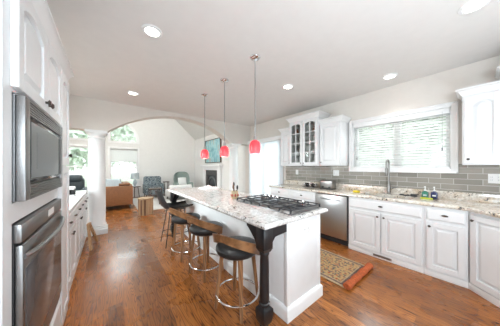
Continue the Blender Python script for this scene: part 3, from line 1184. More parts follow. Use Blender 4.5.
b = B()
x0, x1, y0, y1 = 0.934, 1.86, 1.0, 3.87
rings = []
for z, d in ((0.895, 0.012), (0.900, 0.004), (0.908, 0.0), (0.918, 0.0), (0.922, 0.006), (0.930, 0.010), (0.935, 0.016)):
    rings.append([(x0 + d, y0 + d, z), (x1 - d, y0 + d, z), (x1 - d, y1 - d, z), (x0 + d, y1 - d, z)])
b.loft(rings)
b.done('island_countertop', 'granite_island', label='white and grey speckled granite top of the island', cat='countertop', loc=(1.4, 2.4, 0.895))

# cooktop
CX0, CX1, CY0, CY1, CZ = 1.315, 1.828, 1.055, 1.965, 0.935
t = thing('gas_cooktop', 'black gas cooktop with iron grates and chrome knobs set in the island', 'cooktop', (1.56, 1.5, CZ))
b = B()
b.box(CX0, CX1, CY0, CY1, CZ, CZ + 0.012, 0.004)
b.done('pan', 'dark_steel', t, label='dark steel cooktop pan')
gw = (CY1 - CY0 - 0.03) / 3
for g in range(3):
    a0 = CY0 + 0.015 + gw * g + 0.004
    a1 = a0 + gw - 0.008
    xa, xb = CX0 + 0.012, (CX1 - 0.012 if g != 1 else CX1 - 0.012)
    b = B()
    zt = CZ + 0.046
    r = 0.0065
    for (p, q) in (((xa, a0), (xb, a0)), ((xb, a0), (xb, a1)), ((xb, a1), (xa, a1)), ((xa, a1), (xa, a0))):
        lo_x, hi_x = min(p[0], q[0]) - r, max(p[0], q[0]) + r
        lo_y, hi_y = min(p[1], q[1]) - r, max(p[1], q[1]) + r
        b.box(lo_x, hi_x, lo_y, hi_y, zt - 0.012, zt, 0.002, 1)
    am = (a0 + a1) / 2
    b.box(xa, xb, am - r, am + r, zt - 0.010, zt + 0.003, 0.002, 1)
    for fx in (0.25, 0.5, 0.75):
        xx = xa + (xb - xa) * fx
        b.box(xx - r, xx + r, a0, a1, zt - 0.010, zt + 0.002, 0.002, 1)
    for (xx, yy) in ((xa, a0), (xb, a0), (xa, a1), (xb, a1), (xa, am), (xb, am)):
        b.box(xx - r, xx + r, yy - r, yy + r, CZ + 0.010, zt - 0.006)
    b.done('grate', 'black_iron', t)
for (x, y, r) in ((1.44, 1.22, 0.042), (1.66, 1.22, 0.036), (1.55, 1.505, 0.052), (1.44, 1.79, 0.036), (1.66, 1.79, 0.042)):
    b = B()
    b.lathe([(r * 1.25, 0.010), (r * 1.2, 0.018), (r, 0.020), (r, 0.026), (r * 0.85, 0.030), (0.0, 0.031)], (x, y, CZ), 20)
    b.done('burner', 'black_iron', t)
for (x, y) in ((1.755, 1.24), (1.755, 1.64), (1.755, 1.715), (1.755, 1.79), (1.755, 1.865)):
    b = B()
    b.lathe([(0.02, 0.010), (0.02, 0.016), (0.016, 0.018), (0.0155, 0.058), (0.013, 0.064), (0.0, 0.065)], (x, y, CZ), 16)
    b.done('control_knob', 'chrome', t, label='chrome control knob')

# crock and utensils
t = thing('utensil_crock', 'cream ceramic crock with red flowers beside the cooktop', 'crock', (1.405, 2.13, 0.935))
b = B()
pr = [(0.0, 0.0), (0.042, 0.0), (0.048, 0.008), (0.050, 0.06), (0.049, 0.10), (0.052, 0.108), (0.048, 0.108), (0.045, 0.10), (0.044, 0.02), (0.0, 0.015)]
b.lathe(pr, (1.405, 2.13, 0.935), 24)
cr = b.done('crock_body', 'cream_ceramic', t)
speckle_mat('red_glaze', (0.35, 0.05, 0.03), 0.3, 0.2, 40)
for ang in (200, 250, 300, 160, 20, 80):
    b = B()
    ca, sa = math.cos(R(ang)), math.sin(R(ang))
    b.ball((1.405 + 0.0485 * ca, 2.13 + 0.0485 * sa, 0.985), 0.004 + 0.014 * abs(sa), 0.004 + 0.014 * abs(ca), 0.022, 10)
    b.done('flower_motif', 'red_glaze', t, label='red flower motif')
for i, (dx, dy, h, mt, lb) in enumerate(((0.0, 0.012, 0.2, 'black_plastic', 'black turner handle leaning in the crock'), (-0.018, -0.01, 0.17, 'stave_brown', 'short brown wooden spoon in the crock'), (0.015, -0.012, 0.155, 'black_plastic', 'shortest black ladle handle in the crock'))):
    b = B()
    x, y, z = 1.405, 2.13, 0.955
    b.cyl((x + dx * 0.6, y + dy * 0.6, z), (x + dx * 1.7, y + dy * 1.7, z + h - 0.05), 0.005, 0.006, 8)
    b.ball((x + dx * 1.9, y + dy * 1.9, z + h - 0.02), 0.016, 0.008, 0.035, 10)
    b.done('kitchen_utensil', mt, label=lb, cat='utensil', loc=(x, y, z), group='utensils in the crock')

# crumpled cloth at the far end of the island
b = B()
nx, ny = 22, 14
grid = []
for i in range(nx + 1):
    row = []
    for j in range(ny + 1):
        u, v = i / nx, j / ny
        h = 0.012 + 0.05 * max(0, math.sin(PI * u) * math.sin(PI * v)) * (0.6 + 0.5 * math.sin(9 * u + 3 * v) * math.cos(8 * v - 2 * u)) + 0.010 * math.sin(23 * u + 11 * v)
        row.append((1.48 + 0.30 * u + 0.03 * math.sin(5 * v), 3.25 + 0.32 * v + 0.02 * math.sin(6 * u), 0.936 + max(0.003, h)))
    grid.append(row)
vs = [[b.bm.verts.new(p) for p in r] for r in grid]
vb = [[b.bm.verts.new((p[0], p[1], 0.9355)) for p in r] for r in grid]
for i in range(nx):
    for j in range(ny):
        b.bm.faces.new([vs[i][j], vs[i + 1][j], vs[i + 1][j + 1], vs[i][j + 1]])
        b.bm.faces.new([vb[i][j + 1], vb[i + 1][j + 1], vb[i + 1][j], vb[i][j]])
for i in range(nx):
    b.bm.faces.new([vs[i][0], vb[i][0], vb[i + 1][0], vs[i + 1][0]])
    b.bm.faces.new([vs[i + 1][ny], vb[i + 1][ny], vb[i][ny], vs[i][ny]])
for j in range(ny):
    b.bm.faces.new([vs[0][j + 1], vb[0][j + 1], vb[0][j], vs[0][j]])
    b.bm.faces.new([vs[nx][j], vb[nx][j], vb[nx][j + 1], vs[nx][j + 1]])
b.done('dish_towel', 'white_fabric', label='crumpled white cloth on the far end of the island', cat='towel', loc=(1.63, 3.41, 0.936))


# ------------------------------------------------------------------ stools
def make_stool():
    t = thing('counter_stool', 'stool', 'stool', (0, 0, 0), 'walnut stools with curved backs along the island')
    b = B()
    b.lathe([(0.0, 0.535), (0.12, 0.532), (0.185, 0.536), (0.205, 0.550), (0.216, 0.572), (0.214, 0.595), (0.195, 0.616), (0.15, 0.627), (0.08, 0.632), (0.0, 0.633)], (0, 0, 0), 40)
    s = b.done('seat', 'black_leather', t, label='round black leather seat')
    b = B()
    b.lathe([(0.0, 0.518), (0.15, 0.518), (0.16, 0.522), (0.16, 0.536), (0.0, 0.536)], (0, 0, 0), 32)
    b.done('seat_plate', 'walnut', s, label='walnut plate under the seat')
    # bent band back, raised behind, dropping to the front legs
    b = B()
    n = 44
    rings = []
    for i in range(n + 1):
        q = -1 + 2 * i / n
        th = PI + q * R(108)
        e = abs(q)
        sm = e ** 1.45
        zc = 0.740 - 0.172 * sm
        hh = 0.036 + 0.016 * e
        if e > 0.9:
            hh *= 1 - 0.35 * ((e - 0.9) / 0.1) ** 2
        lean = 0.018 * (1 - e * 0.7)
        ra = 0.228
        tk2 = 0.0075
        c, s_ = math.cos(th), math.sin(th)
        ring = []
        for (dr, dz) in ((-tk2, -hh), (tk2, -hh), (tk2 + lean, hh), (-tk2 + lean, hh)):
            ring.append(((ra + dr) * c, (ra + dr) * s_, zc + dz))
        rings.append(ring)
    b.loft(rings)
    bk = b.done('backrest', 'walnut', t, label='curved walnut band backrest')
    for sgn in (-1, 1):
        b = B()
        th = PI + sgn * R(100)
        c, s_ = math.cos(th), math.sin(th)
        b.cyl((0.232 * c, 0.232 * s_, 0.573), (0.24 * c, 0.24 * s_, 0.573), 0.008)
        b.done('screw', 'bronze', bk, label='dark screw cap')
    for a in (45, 135, 225, 315):
        ca, sa = math.cos(R(a)), math.sin(R(a))
        rad, tan = Vector((ca, sa, 0)), Vector((-sa, ca, 0))
        b = B()
        rings = []
        for z, r, w, d in ((0.0, 0.218, 0.013, 0.012), (0.12, 0.203, 0.016, 0.014), (0.35, 0.176, 0.019, 0.016), (0.528, 0.154, 0.022, 0.018)):
            c = rad * r + Vector((0, 0, z))
            rings.append([c - rad * d - tan * w, c + rad * d - tan * w, c + rad * d + tan * w, c - rad * d + tan * w])
        b.loft(rings)
        b.done('leg', 'walnut_leg', t)
    b = B()
    b.tube([(0.208 * math.cos(2 * PI * i / 48), 0.208 * math.sin(2 * PI * i / 48), 0.135) for i in range(48)], 0.0085, 8, closed=True)
    b.done('foot_ring', 'chrome', t, label='chrome foot ring')
    return t


st = make_stool()
st.location = (1.02, 1.495, 0)
st.rotation_euler = (0, 0, R(20))
st['label'] = 'walnut stool with black seat next to the black post, nearest of three alike'
dup(st, (1.02, 2.22, 0), R(14), 'walnut stool with black seat, middle one of three alike at the island')
dup(st, (0.965, 2.84, 0), R(8), 'walnut stool with black seat, farthest of three alike, before the metal legged stool')

# bucket stool on thin metal legs
t = thing('bar_stool', 'dark bucket seat stool on thin black metal legs at the far end of the island', 'stool', (0.98, 3.46, 0))
b = B()
n = 15
rings = []
prof = [(-0.325, 0.975), (-0.315, 0.93), (-0.292, 0.86), (-0.262, 0.78), (-0.232, 0.71), (-0.195, 0.672), (-0.13, 0.652), (-0.03, 0.645), (0.08, 0.648), (0.18, 0.658), (0.235, 0.662)]
for kx, kz in prof:
    ring = []
    for i in range(n):
        s = -1 + 2 * i / (n - 1)
        up = max(0, (0.80 - kz)) / 0.15
        wid = 0.205 if kz < 0.72 else 0.205 - 0.045 * (kz - 0.72) / 0.25
        cz = kz + 0.045 * (s ** 4) * min(1, max(0, up))
        cx = kx + (0.055 * s * s if kz > 0.70 else 0.02 * s * s)
        ring.append((0.98 + cx, 3.46 + s * wid, cz))
    low = []
    for (x, y, z) in ring[::-1]:
        low.append((x - (0.016 if kz > 0.70 else 0.004), y, z - (0.003 if kz > 0.70 else 0.022)))
    rings.append(ring + low)
b.loft(rings)
b.done('bucket_seat', 'black_leather', t)
b = B()
b.box(0.85, 1.12, 3.34, 3.58, 0.612, 0.628, 0.004)
b.done('seat_plate', 'black_paint', t)
for sx in (-1, 1):
    for sy in (-1, 1):
        b = B()
        b.cyl((0.98 + sx * 0.12, 3.46 + sy * 0.11, 0.62), (0.98 + sx * 0.21, 3.46 + sy * 0.185, 0.0), 0.0085, 0.0085, 8)
        b.done('leg', 'black_paint', t)
b = B()
zz, kx, ky = 0.20, 0.181, 0.161
b.tube([(0.98 - kx, 3.46 - ky, zz), (0.98 + kx, 3.46 - ky, zz), (0.98 + kx, 3.46 + ky, zz), (0.98 - kx, 3.46 + ky, zz)], 0.007, 6, closed=True)
b.done('foot_rail', 'black_paint', t)

# ------------------------------------------------------------------ left run: tall oven cabinet
FX = -0.318
fl = Fr((FX, 0, 0), (0, 1, 0), (1, 0, 0))
t = thing('oven_cabinet', 'tall white cabinet housing the microwave and the wall oven', 'cabinet', (-0.64, 1.8, 0))
TY0, TY1 = 1.13, 2.46
b = B()
b.box(-0.95, FX, TY0, 1.215, 0, 2.24)          # stiles and rails around the appliance recess
b.box(-0.95, FX, 2.065, TY1, 0, 2.24)
b.box(-0.95, FX, 1.215, 2.065, 1.70, 2.24)
b.box(-0.95, FX, 1.215, 2.065, 1.14, 1.225)
b.box(-0.95, FX, 1.215, 2.065, 0.0, 0.335)
b.box(-0.95, -0.90, 1.215, 2.065, 0.335, 1.70)
b.done('cabinet_body', 'cabinet_white', t)
b = B()
fl.box(b, TY0, TY1, 0, 0.085, 0.0, 0.012, 0.003)
b.done('plinth', 'white_trim', t)
b = B()
crown(b, fl, TY0, TY1, 2.19, 2.305, 0.05, 0.0, (False, True), 0.6)
b.done('crown_moulding', 'white_trim', t)
d = panel_door(fl, 1.195, 1.632, 1.715, 2.185, t, arch=0.05)
knob(fl, 1.60, 1.765, 0.02, d, r=0.019)
d = panel_door(fl, 1.640, 2.072, 1.715, 2.185, t, arch=0.05)
knob(fl, 1.672, 1.765, 0.02, d, r=0.019)
d = panel_door(fl, 2.10, 2.445, 1.40, 2.185, t, name='side_door', arch=0.04)
knob(fl, 2.405, 1.49, 0.02, d, r=0.019)
d = panel_door(fl, 2.10, 2.445, 0.10, 1.385, t, name='side_door')
d = panel_door(fl, 1.21, 2.06, 0.10, 0.325, t, name='drawer', st=0.045)
knob(fl, 1.45, 0.215, 0.02, d)
knob(fl, 1.82, 0.215, 0.02, d)

t = thing('microwave_oven', 'built in stainless microwave with louvred trim above the wall oven', 'microwave', (FX, 1.64, 1.228))
MY0, MY1, MZ0, MZ1, MP = 1.232, 2.050, 1.229, 1.694, 0.034
b = B()
fl.box(b, MY0, MY1, MZ0, MZ1, -0.40, 0.006)
fl.box(b, MY0, MY0 + 0.062, MZ0, MZ1, 0.0, MP, 0.004)
fl.box(b, MY1 - 0.03, MY1, MZ0, MZ1, 0.0, MP, 0.004)
fl.box(b, MY0 + 0.06, MY1 - 0.028, MZ1 - 0.012, MZ1, 0.0, MP)
fl.box(b, MY0 + 0.06, MY1 - 0.028, MZ0, MZ0 + 0.010, 0.0, MP)
b.done('trim_frame', 'oven_steel', t)
for z0 in (MZ0 + 0.012, MZ1 - 0.072):
    b = B()
    for i in range(5):
        z = z0 + 0.012 * i
        fl.box(b, MY0 + 0.06, MY1 - 0.03, z, z + 0.0075, 0.008, MP - 0.002)
    b.done('vent_louvres', 'oven_steel', t)
b = B()
fl.box(b, MY0 + 0.064, MY1 - 0.034, MZ0 + 0.078, MZ1 - 0.078, 0.0, MP - 0.004, 0.003)
d = b.done('microwave_door', 'black_gloss', t, label='black microwave door frame')
b = B()
fl.box(b, MY0 + 0.085, MY1 - 0.13, MZ0 + 0.098, MZ1 - 0.098, MP - 0.006, MP - 0.002)
b.done('window', 'microwave_glass', d)
b = B()
fl.box(b, MY0 + 0.17, MY1 - 0.25, MZ0 + 0.14, MZ1 - 0.135, MP - 0.003, MP - 0.0012)
b.done('window_screen', 'microwave_mesh', d)
b = B()
fl.box(b, MY1 - 0.115, MY1 - 0.045, MZ0 + 0.10, MZ1 - 0.10, MP - 0.006, MP - 0.001)
b.done('keypad', 'black_plastic', d)

t = thing('wall_oven', 'stainless wall oven with a dark glass door and bow handle under the microwave', 'oven', (FX, 1.64, 0.345))
OY0, OY1 = 1.222, 2.058
b = B()
fl.box(b, OY0, OY1, 0.345, 1.132, -0.5, 0.004)
b.done('oven_body', 'black_plastic', t)
b = B()
fl.box(b, OY0, OY1, 1.050, 1.132, 0.0, 0.026, 0.006)
p = b.done('control_panel', 'oven_steel', t)
b = B()
fl.box(b, 1.66, 1.80, 1.070, 1.110, 0.0255, 0.0272)
b.done('display', 'white_plastic', p, label='pale display window')
b = B()
fl.box(b, OY0 + 0.004, OY1 - 0.004, 0.395, 1.040, 0.004, 0.028, 0.006)
d = b.done('oven_door', 'oven_steel', t)
b = B()
fl.box(b, OY0 + 0.035, OY1 - 0.035, 0.485, 0.925, 0.0265, 0.0295, 0.001)
b.done('oven_window', 'oven_glass', d, label='dark glass oven window')
b = B()
pts = []
for i in range(21):
    s = i / 20
    a = OY0 + 0.02 + (OY1 - OY0 - 0.04) * s
    pts.append(fl.p(a, 0.985, 0.026 + 0.044 * math.sin(PI * s) ** 0.6))
b.tube(pts, 0.012, 10)
b.done('handle', 'oven_steel', d)
b = B()
fl.box(b, OY0 + 0.004, OY1 - 0.004, 0.348, 0.385, 0.0, 0.02, 0.004)
b.done('lower_trim', 'oven_steel', t)

# left base cabinets and counter
BFX = -0.345
fb = Fr((BFX, 0, 0), (0, 1, 0), (1, 0, 0))
names = ['white base cabinet left of the aisle, beside the oven tower', 'white base cabinet left of the aisle, second from the oven tower', 'white base cabinet left of the aisle, beside the column']
for i in range(3):
    a0 = 2.475 + 0.765 * i
    a1 = a0 + 0.762
    t = thing('base_cabinet', names[i], 'cabinet', (-0.64, (a0 + a1) / 2, 0), 'base cabinets left of the aisle')
    B().box(-0.95, BFX, a0, a1, 0, 0.888).done('cabinet_body', 'cabinet_white', t)
    b = B()
    fb.box(b, a0, a1, 0, 0.085, 0, 0.010, 0.003)
    b.done('plinth', 'white_trim', t)
    mid = (a0 + a1) / 2
    for (p, q) in ((a0 + 0.02, mid - 0.006), (mid + 0.006, a1 - 0.02)):
        d = panel_door(fb, p, q, 0.715, 0.862, t, name='drawer', st=0.035)
        pull(fb, (p + q) / 2, 0.79, 0.02, d, 0.07)
        d = panel_door(fb, p, q, 0.105, 0.69, t)
        knob(fb, q - 0.035 if q < mid else p + 0.035, 0.63, 0.02, d)
b = B()
rings = []
for z, d in ((0.890, 0.008), (0.895, 0.0), (0.922, 0.0), (0.928, 0.006)):
    rings.append([(-0.96, 2.464, z), (-0.312 - d, 2.464, z), (-0.312 - d, 4.70, z), (-0.345 - d, 4.775, z), (-0.96, 4.775, z)])
b.loft(rings)
b.done('side_countertop', 'white_ceramic', label='pale countertop over the left base cabinets', cat='countertop', loc=(-0.64, 3.6, 0.89))

t = thing('coffee_grinder', 'small white and black appliance on the left counter', 'small appliance', (-0.465, 3.92, 0.928))
b = B()
b.box(-0.525, -0.405, 3.85, 3.99, 0.928, 0.95, 0.006)
b.box(-0.52, -0.47, 3.86, 3.98, 0.94, 1.05, 0.01)
b.box(-0.525, -0.405, 3.855, 3.985, 1.03, 1.075, 0.012)
b.done('housing', 'white_plastic', t)
b = B()
b.lathe([(0.03, 0.952), (0.036, 0.957), (0.036, 1.01), (0.03, 1.03)], (-0.435, 3.92, 0), 16)
b.done('cup', 'black_gloss', t, label='black cup')

# little folding trestle by the cabinets
t = thing('wooden_trestle', 'folded wooden trestle standing against the left cabinets by the column', 'trestle', (-0.2, 4.2, 0))
foot_a, foot_b = Vector((-0.222, 3.99, 0)), Vector((-0.154, 4.40, 0))
top = Vector((-0.262, 4.20, 0.375))
dr = (foot_b - foot_a).normalized()
pp = Vector((dr.y, -dr.x, 0))
for bot, s_ in ((foot_a, -1), (foot_b, 1)):
    b = B()
    rings = []
    tp = top + dr * (0.036 * s_)
    for c, w in ((bot, 0.036), (bot.lerp(tp, 0.5), 0.034), (tp, 0.032)):
        rings.append([c - dr * w - pp * 0.014, c + dr * w - pp * 0.014, c + dr * w + pp * 0.014, c - dr * w + pp * 0.014])
    b.loft(rings)
    b.done('leg', 'trestle_wood', t)
b = B()
lo4 = [top - dr * 0.075 - pp * 0.018, top + dr * 0.075 - pp * 0.018, top + dr * 0.075 + pp * 0.018, top - dr * 0.075 + pp * 0.018]
b.hexa([c - Vector((0, 0, 0.004)) for c in lo4] + [top + (c - top) * 0.9 + Vector((0, 0, 0.028)) for c in lo4], 0.004)
b.done('top_rail', 'trestle_wood', t)
b = B()
b.cyl(foot_a.lerp(top - dr * 0.036, 0.4), foot_b.lerp(top + dr * 0.036, 0.4), 0.007)
b.done('rung', 'bronze', t, label='dark metal rung')

# ------------------------------------------------------------------ right run: base cabinets
RFX = 3.215
frr = Fr((RFX, 0, 0), (0, 1, 0), (-1, 0, 0))


def base_cab(y0, y1, label, layout, sink=False):
    t = thing('base_cabinet', label, 'cabinet', (3.5, (y0 + y1) / 2, 0), 'base cabinets under the long counter')
    b = B()
    if sink:
        b.box(RFX, XR - 0.005, y0, y1, 0, 0.69)
        b.box(RFX, RFX + 0.02, y0, y1, 0.69, 0.883)
        b.box(RFX + 0.02, XR - 0.005, y0, y0 + 0.02, 0.69, 0.883)
        b.box(RFX + 0.02, XR - 0.005, y1 - 0.02, y1, 0.69, 0.883)
    else:
        b.box(RFX, XR - 0.005, y0, y1, 0, 0.883)
    b.done('cabinet_body', 'cabinet_white', t)
    b = B()
    frr.box(b, y0, y1, 0, 0.075, 0, 0.012, 0.003)
    b.done('plinth', 'white_trim', t)
    layout(t)
    return t


def lay_drawer_door(y0, y1, hinge_low=True, two=False):
    def f(t):
        d = panel_door(frr, y0 + 0.022, y1 - 0.022, 0.715, 0.85, t, name='drawer', st=0.03)
        pull(frr, (y0 + y1) / 2, 0.785, 0.02, d)
        if two:
            m = (y0 + y1) / 2
            d = panel_door(frr, y0 + 0.022, m - 0.008, 0.095, 0.685, t)
            knob(frr, m - 0.04, 0.63, 0.02, d)
            d = panel_door(frr, m + 0.008, y1 - 0.022, 0.095, 0.685, t)
            knob(frr, m + 0.04, 0.63, 0.02, d)
        else:
            d = panel_door(frr, y0 + 0.022, y1 - 0.022, 0.095, 0.685, t)
            knob(frr, y1 - 0.05, 0.635, 0.02, d)
    return f


base_cab(2.60, 3.24, 'white drawer cabinet at the left end of the long counter', lay_drawer_door(2.60, 3.24))
base_cab(1.995, 2.598, 'white drawer cabinet left of the dishwasher', lay_drawer_door(1.995, 2.598))
sk = base_cab(0.435, 1.365, 'wide white two door sink cabinet right of the dishwasher', lay_drawer_door(0.435, 1.365, two=True), sink=True)
base_cab(0.068, 0.432, 'narrow white cabinet between the sink cabinet and the angled corner cabinet', lay_drawer_door(0.065, 0.432))
b = B()
frr.box(b, 0.77, 1.0, 0.022, 0.056, 0.010, 0.016)
g = b.done('toe_vent', 'steel', sk, label='metal vent grille in the plinth')
b = B()
for i in range(14):
    a = 0.785 + 0.0155 * i
    frr.box(b, a, a + 0.009, 0.029, 0.049, 0.0155, 0.0165)
b.done('vent_slots', 'black_plastic', g)

# angled corner cabinet
dg = Vector((-1, -1, 0)).normalized()
fd = Fr((RFX, 0.062, 0), tuple(dg), tuple(Vector((-1, 1, 0)).normalized()))
LD = 0.50
ex, ey = RFX + dg.x * LD, 0.062 + dg.y * LD
t = thing('corner_cabinet', 'angled white corner base cabinet at the right edge', 'cabinet', (3.3, -0.4, 0))
b = B()
b.prism([(RFX, 0.062, 0), (XR - 0.005, 0.062, 0), (XR - 0.005, -0.92, 0), (ex, -0.92, 0), (ex, ey, 0)], (0, 0, 0.883))
b.done('cabinet_body', 'cabinet_white', t)
b = B()
fd.box(b, 0, LD, 0, 0.075, 0, 0.012, 0.003)
b.done('plinth', 'white_trim', t)
d = panel_door(fd, 0.035, LD - 0.035, 0.095, 0.85, t)
knob(fd, 0.065, 0.79, 0.02, d)

# dishwasher
t = thing('dishwasher', 'stainless steel dishwasher under the counter', 'dishwasher', (3.5, 1.68, 0))
b = B()
b.box(RFX + 0.02, XR - 0.02, 1.375, 1.985, 0.1, 0.87)
b.box(RFX + 0.06, XR - 0.02, 1.375, 1.985, 0.0, 0.1)
b.done('dishwasher_body', 'black_plastic', t)
b = B()
frr.box(b, 1.388, 1.978, 0.115, 0.868, -0.02, 0.022, 0.006)
d = b.done('dishwasher_door', 'steel', t)
b = B()
pts = []
for i in range(17):
    s = i / 16
    pts.append(frr.p(1.50 + 0.37 * s, 0.79, 0.022 + 0.030 * math.sin(PI * s) ** 0.5))
b.tube(pts, 0.010, 8)
b.done('handle', 'dark_steel', d, label='dark bar handle')

# long counter with the sink cut-out
b = B()
CZ0, CZ1, CXF = 0.885, 0.925, 3.175
sx0, sx1, sy0, sy1 = 3.315, 3.655, 0.60, 1.24


def slab(x0, x1, y0, y1):
    b.box(x0, x1, y0, y1, CZ0, CZ1)


rings = []
for z, d in ((CZ0, 0.008), (CZ0 + 0.008, 0.0), (CZ1 - 0.012, 0.0), (CZ1 - 0.004, 0.005), (CZ1, 0.013)):
    rings.append([(CXF + d, 3.275 - d, z), (CXF + d, 0.08, z), (sx0, 0.08, z), (sx0, 3.275 - d, z)])
b.loft(rings)
slab(sx0, sx1, 0.08, sy0)
slab(sx0, sx1, sy1, 3.265)
slab(sx1, XR - 0.013, 0.08, 3.265)
fx, fy = CXF + dg.x * (LD + 0.03), 0.08 + dg.y * (LD + 0.03)
rings = []
for z, d in ((CZ0, 0.008), (CZ0 + 0.008, 0.0), (CZ1 - 0.012, 0.0), (CZ1 - 0.004, 0.005), (CZ1, 0.013)):
    rings.append([(CXF + d, 0.08, z), (fx + d, fy, z), (fx + d, -0.925, z), (XR - 0.013, -0.925, z), (XR - 0.013, 0.08, z)])
b.loft(rings)
b.box(XR - 0.03, XR - 0.013, -0.92, 3.265, CZ1, 1.035, 0.003)
b.done('long_countertop', 'granite_counter', label='beige brown granite counter with upstand along the right wall', cat='countertop', loc=(3.5, 1.6, CZ0))

t = thing('sink', 'undermount steel sink in the granite counter under the window', 'sink', (3.485, 0.92, 0.70))
b = B()
w_ = 0.01
b.box(sx0 - w_, sx1 + w_, sy0 - w_, sy1 + w_, 0.70, 0.71)
b.box(sx0 - w_, sx0, sy0 - w_, sy1 + w_, 0.70, CZ0)
b.box(sx1, sx1 + w_, sy0 - w_, sy1 + w_, 0.70, CZ0)
b.box(sx0, sx1, sy0 - w_, sy0, 0.70, CZ0)
b.box(sx0, sx1, sy1, sy1 + w_, 0.70, CZ0)
b.done('basin', 'steel', t)
b = B()
b.lathe([(0.04, 0.71), (0.04, 0.714), (0.03, 0.713), (0.0, 0.711)], (3.485, 0.92, 0), 20)
b.done('drain', 'chrome', t)

# faucet
FXX, FY = 3.705, 0.93
t = thing('kitchen_faucet', 'tall brushed steel pull down faucet behind the sink', 'faucet', (FXX, FY, 0.925))
b = B()
b.lathe([(0.032, 0.925), (0.032, 0.932), (0.026, 0.936), (0.025, 1.075), (0.021, 1.085), (0.018, 1.09)], (FXX, FY, 0), 20)
b.done('faucet_body', 'faucet_steel', t)
b = B()
pts = [(FXX, FY, 1.085 + 0.05 * i) for i in range(8)]
for i in range(1, 15):
    a = PI * i / 14
    pts.append((FXX - 0.065 + 0.065 * math.cos(a), FY, 1.435 + 0.065 * math.sin(a)))
pts += [(FXX - 0.13, FY, 1.435 - 0.04 * i) for i in range(1, 3)]
b.tube(pts, 0.013, 12)
b.done('spout', 'faucet_steel', t)
b = B()
b.lathe([(0.014, 0.0), (0.02, -0.01), (0.021, -0.12), (0.017, -0.13), (0.0, -0.13)], (FXX - 0.13, FY, 1.365), 16)
b.done('spray_head', 'faucet_steel', t)
b = B()
b.cyl((FXX, FY - 0.02, 1.035), (FXX, FY - 0.065, 1.035), 0.013)
b.cyl((FXX - 0.002, FY - 0.06, 1.037), (FXX - 0.01, FY - 0.115, 1.05), 0.0095, 0.008)
b.done('lever', 'faucet_steel', t)


# soap bottles
def soap(x, y, mat, label):
    t = thing('soap_bottle', label, 'soap bottle', (x, y, 0.925))
    b = B()
    b.box(x - 0.03, x + 0.03, y - 0.036, y + 0.036, 0.925, 1.025, 0.010)
    b.lathe([(0.02, 1.02), (0.014, 1.032), (0.014, 1.038)], (x, y, 0), 14)
    b.done('bottle', mat, t)
    b = B()
    b.lathe([(0.015, 1.036), (0.015, 1.05), (0.006, 1.054), (0.005, 1.09)], (x, y, 0), 12)
    b.box(x - 0.045, x + 0.01, y - 0.008, y + 0.008, 1.088, 1.100, 0.003)
    b.done('pump', 'white_plastic', t, label='white pump top')
    b = B()
    b.box(x - 0.0315, x - 0.029, y - 0.018, y + 0.018, 0.965, 0.985)
    b.done('sticker', 'white_plastic' if mat == 'navy_soap' else 'blue_fabric', t, label='pale sticker')


soap(3.60, 0.475, 'green_soap', 'green pump soap bottle beside the sink')
soap(3.635, 0.385, 'navy_soap', 'navy blue pump soap bottle right of the green one')
b = B()
b.box(3.535, 3.565, 0.39, 0.52, 0.925, 0.945, 0.007)
t = b.done('dish_brush', 'lime_foam', label='yellow green scrub brush lying before the soap bottles', cat='brush', loc=(3.55, 0.45, 0.925))
b = B()
b.cyl((3.55, 0.395, 0.936), (3.545, 0.335, 0.94), 0.008, 0.006)
b.done('brush_handle', 'black_plastic', t, label='black brush handle')
b = B()
for i in range(5):
    z = 0.927 + 0.006 * i
pts = [(3.675, 0.66 + 0.02 * i, 0.938 + 0.006 * math.sin(i * 1.7)) for i in range(7)]
b.tube(pts, 0.012, 8)
b.box(3.66, 3.70, 0.57, 0.65, 0.9255, 0.965, 0.006)
b.done('sink_stopper', 'black_plastic', label='dark sink plug and strap lying left of the green soap bottle', cat='sink accessory', loc=(3.68, 0.66, 0.925))
b = B()
b.box(3.45, 3.53, 1.30, 1.40, 0.9255, 0.958, 0.012)
b.done('sponge', 'yellow_sponge', label='yellow sponge on the counter by the sink', cat='sponge', loc=(3.49, 1.35, 0.925))

# toaster
t = thing('toaster', 'silver toaster with black trim on the counter by the wall', 'toaster', (3.59, 1.93, 0.925))
b = B()
b.box(3.50, 3.68, 1.80, 2.07, 0.938, 1.115, 0.028, 4)
b.done('toaster_body', 'faucet_steel', t)
b = B()
b.box(3.505, 3.675, 1.805, 2.065, 0.925, 0.944, 0.004)
b.done('toaster_base', 'black_plastic', t, label='black base')
for x in (3.555, 3.625):
    b = B()
    b.box(x - 0.014, x + 0.014, 1.84, 2.03, 1.110, 1.1165)
    b.done('slot', 'black_plastic', t, label='dark bread slot')
for y in (1.855, 2.0):
    b = B()
    b.box(3.492, 3.502, y - 0.022, y + 0.022, 0.955, 0.985, 0.003)
    b.cyl((3.50, y, 0.965), (3.485, y, 0.965), 0.012)
    b.done('lever', 'black_plastic', t, label='black lever')

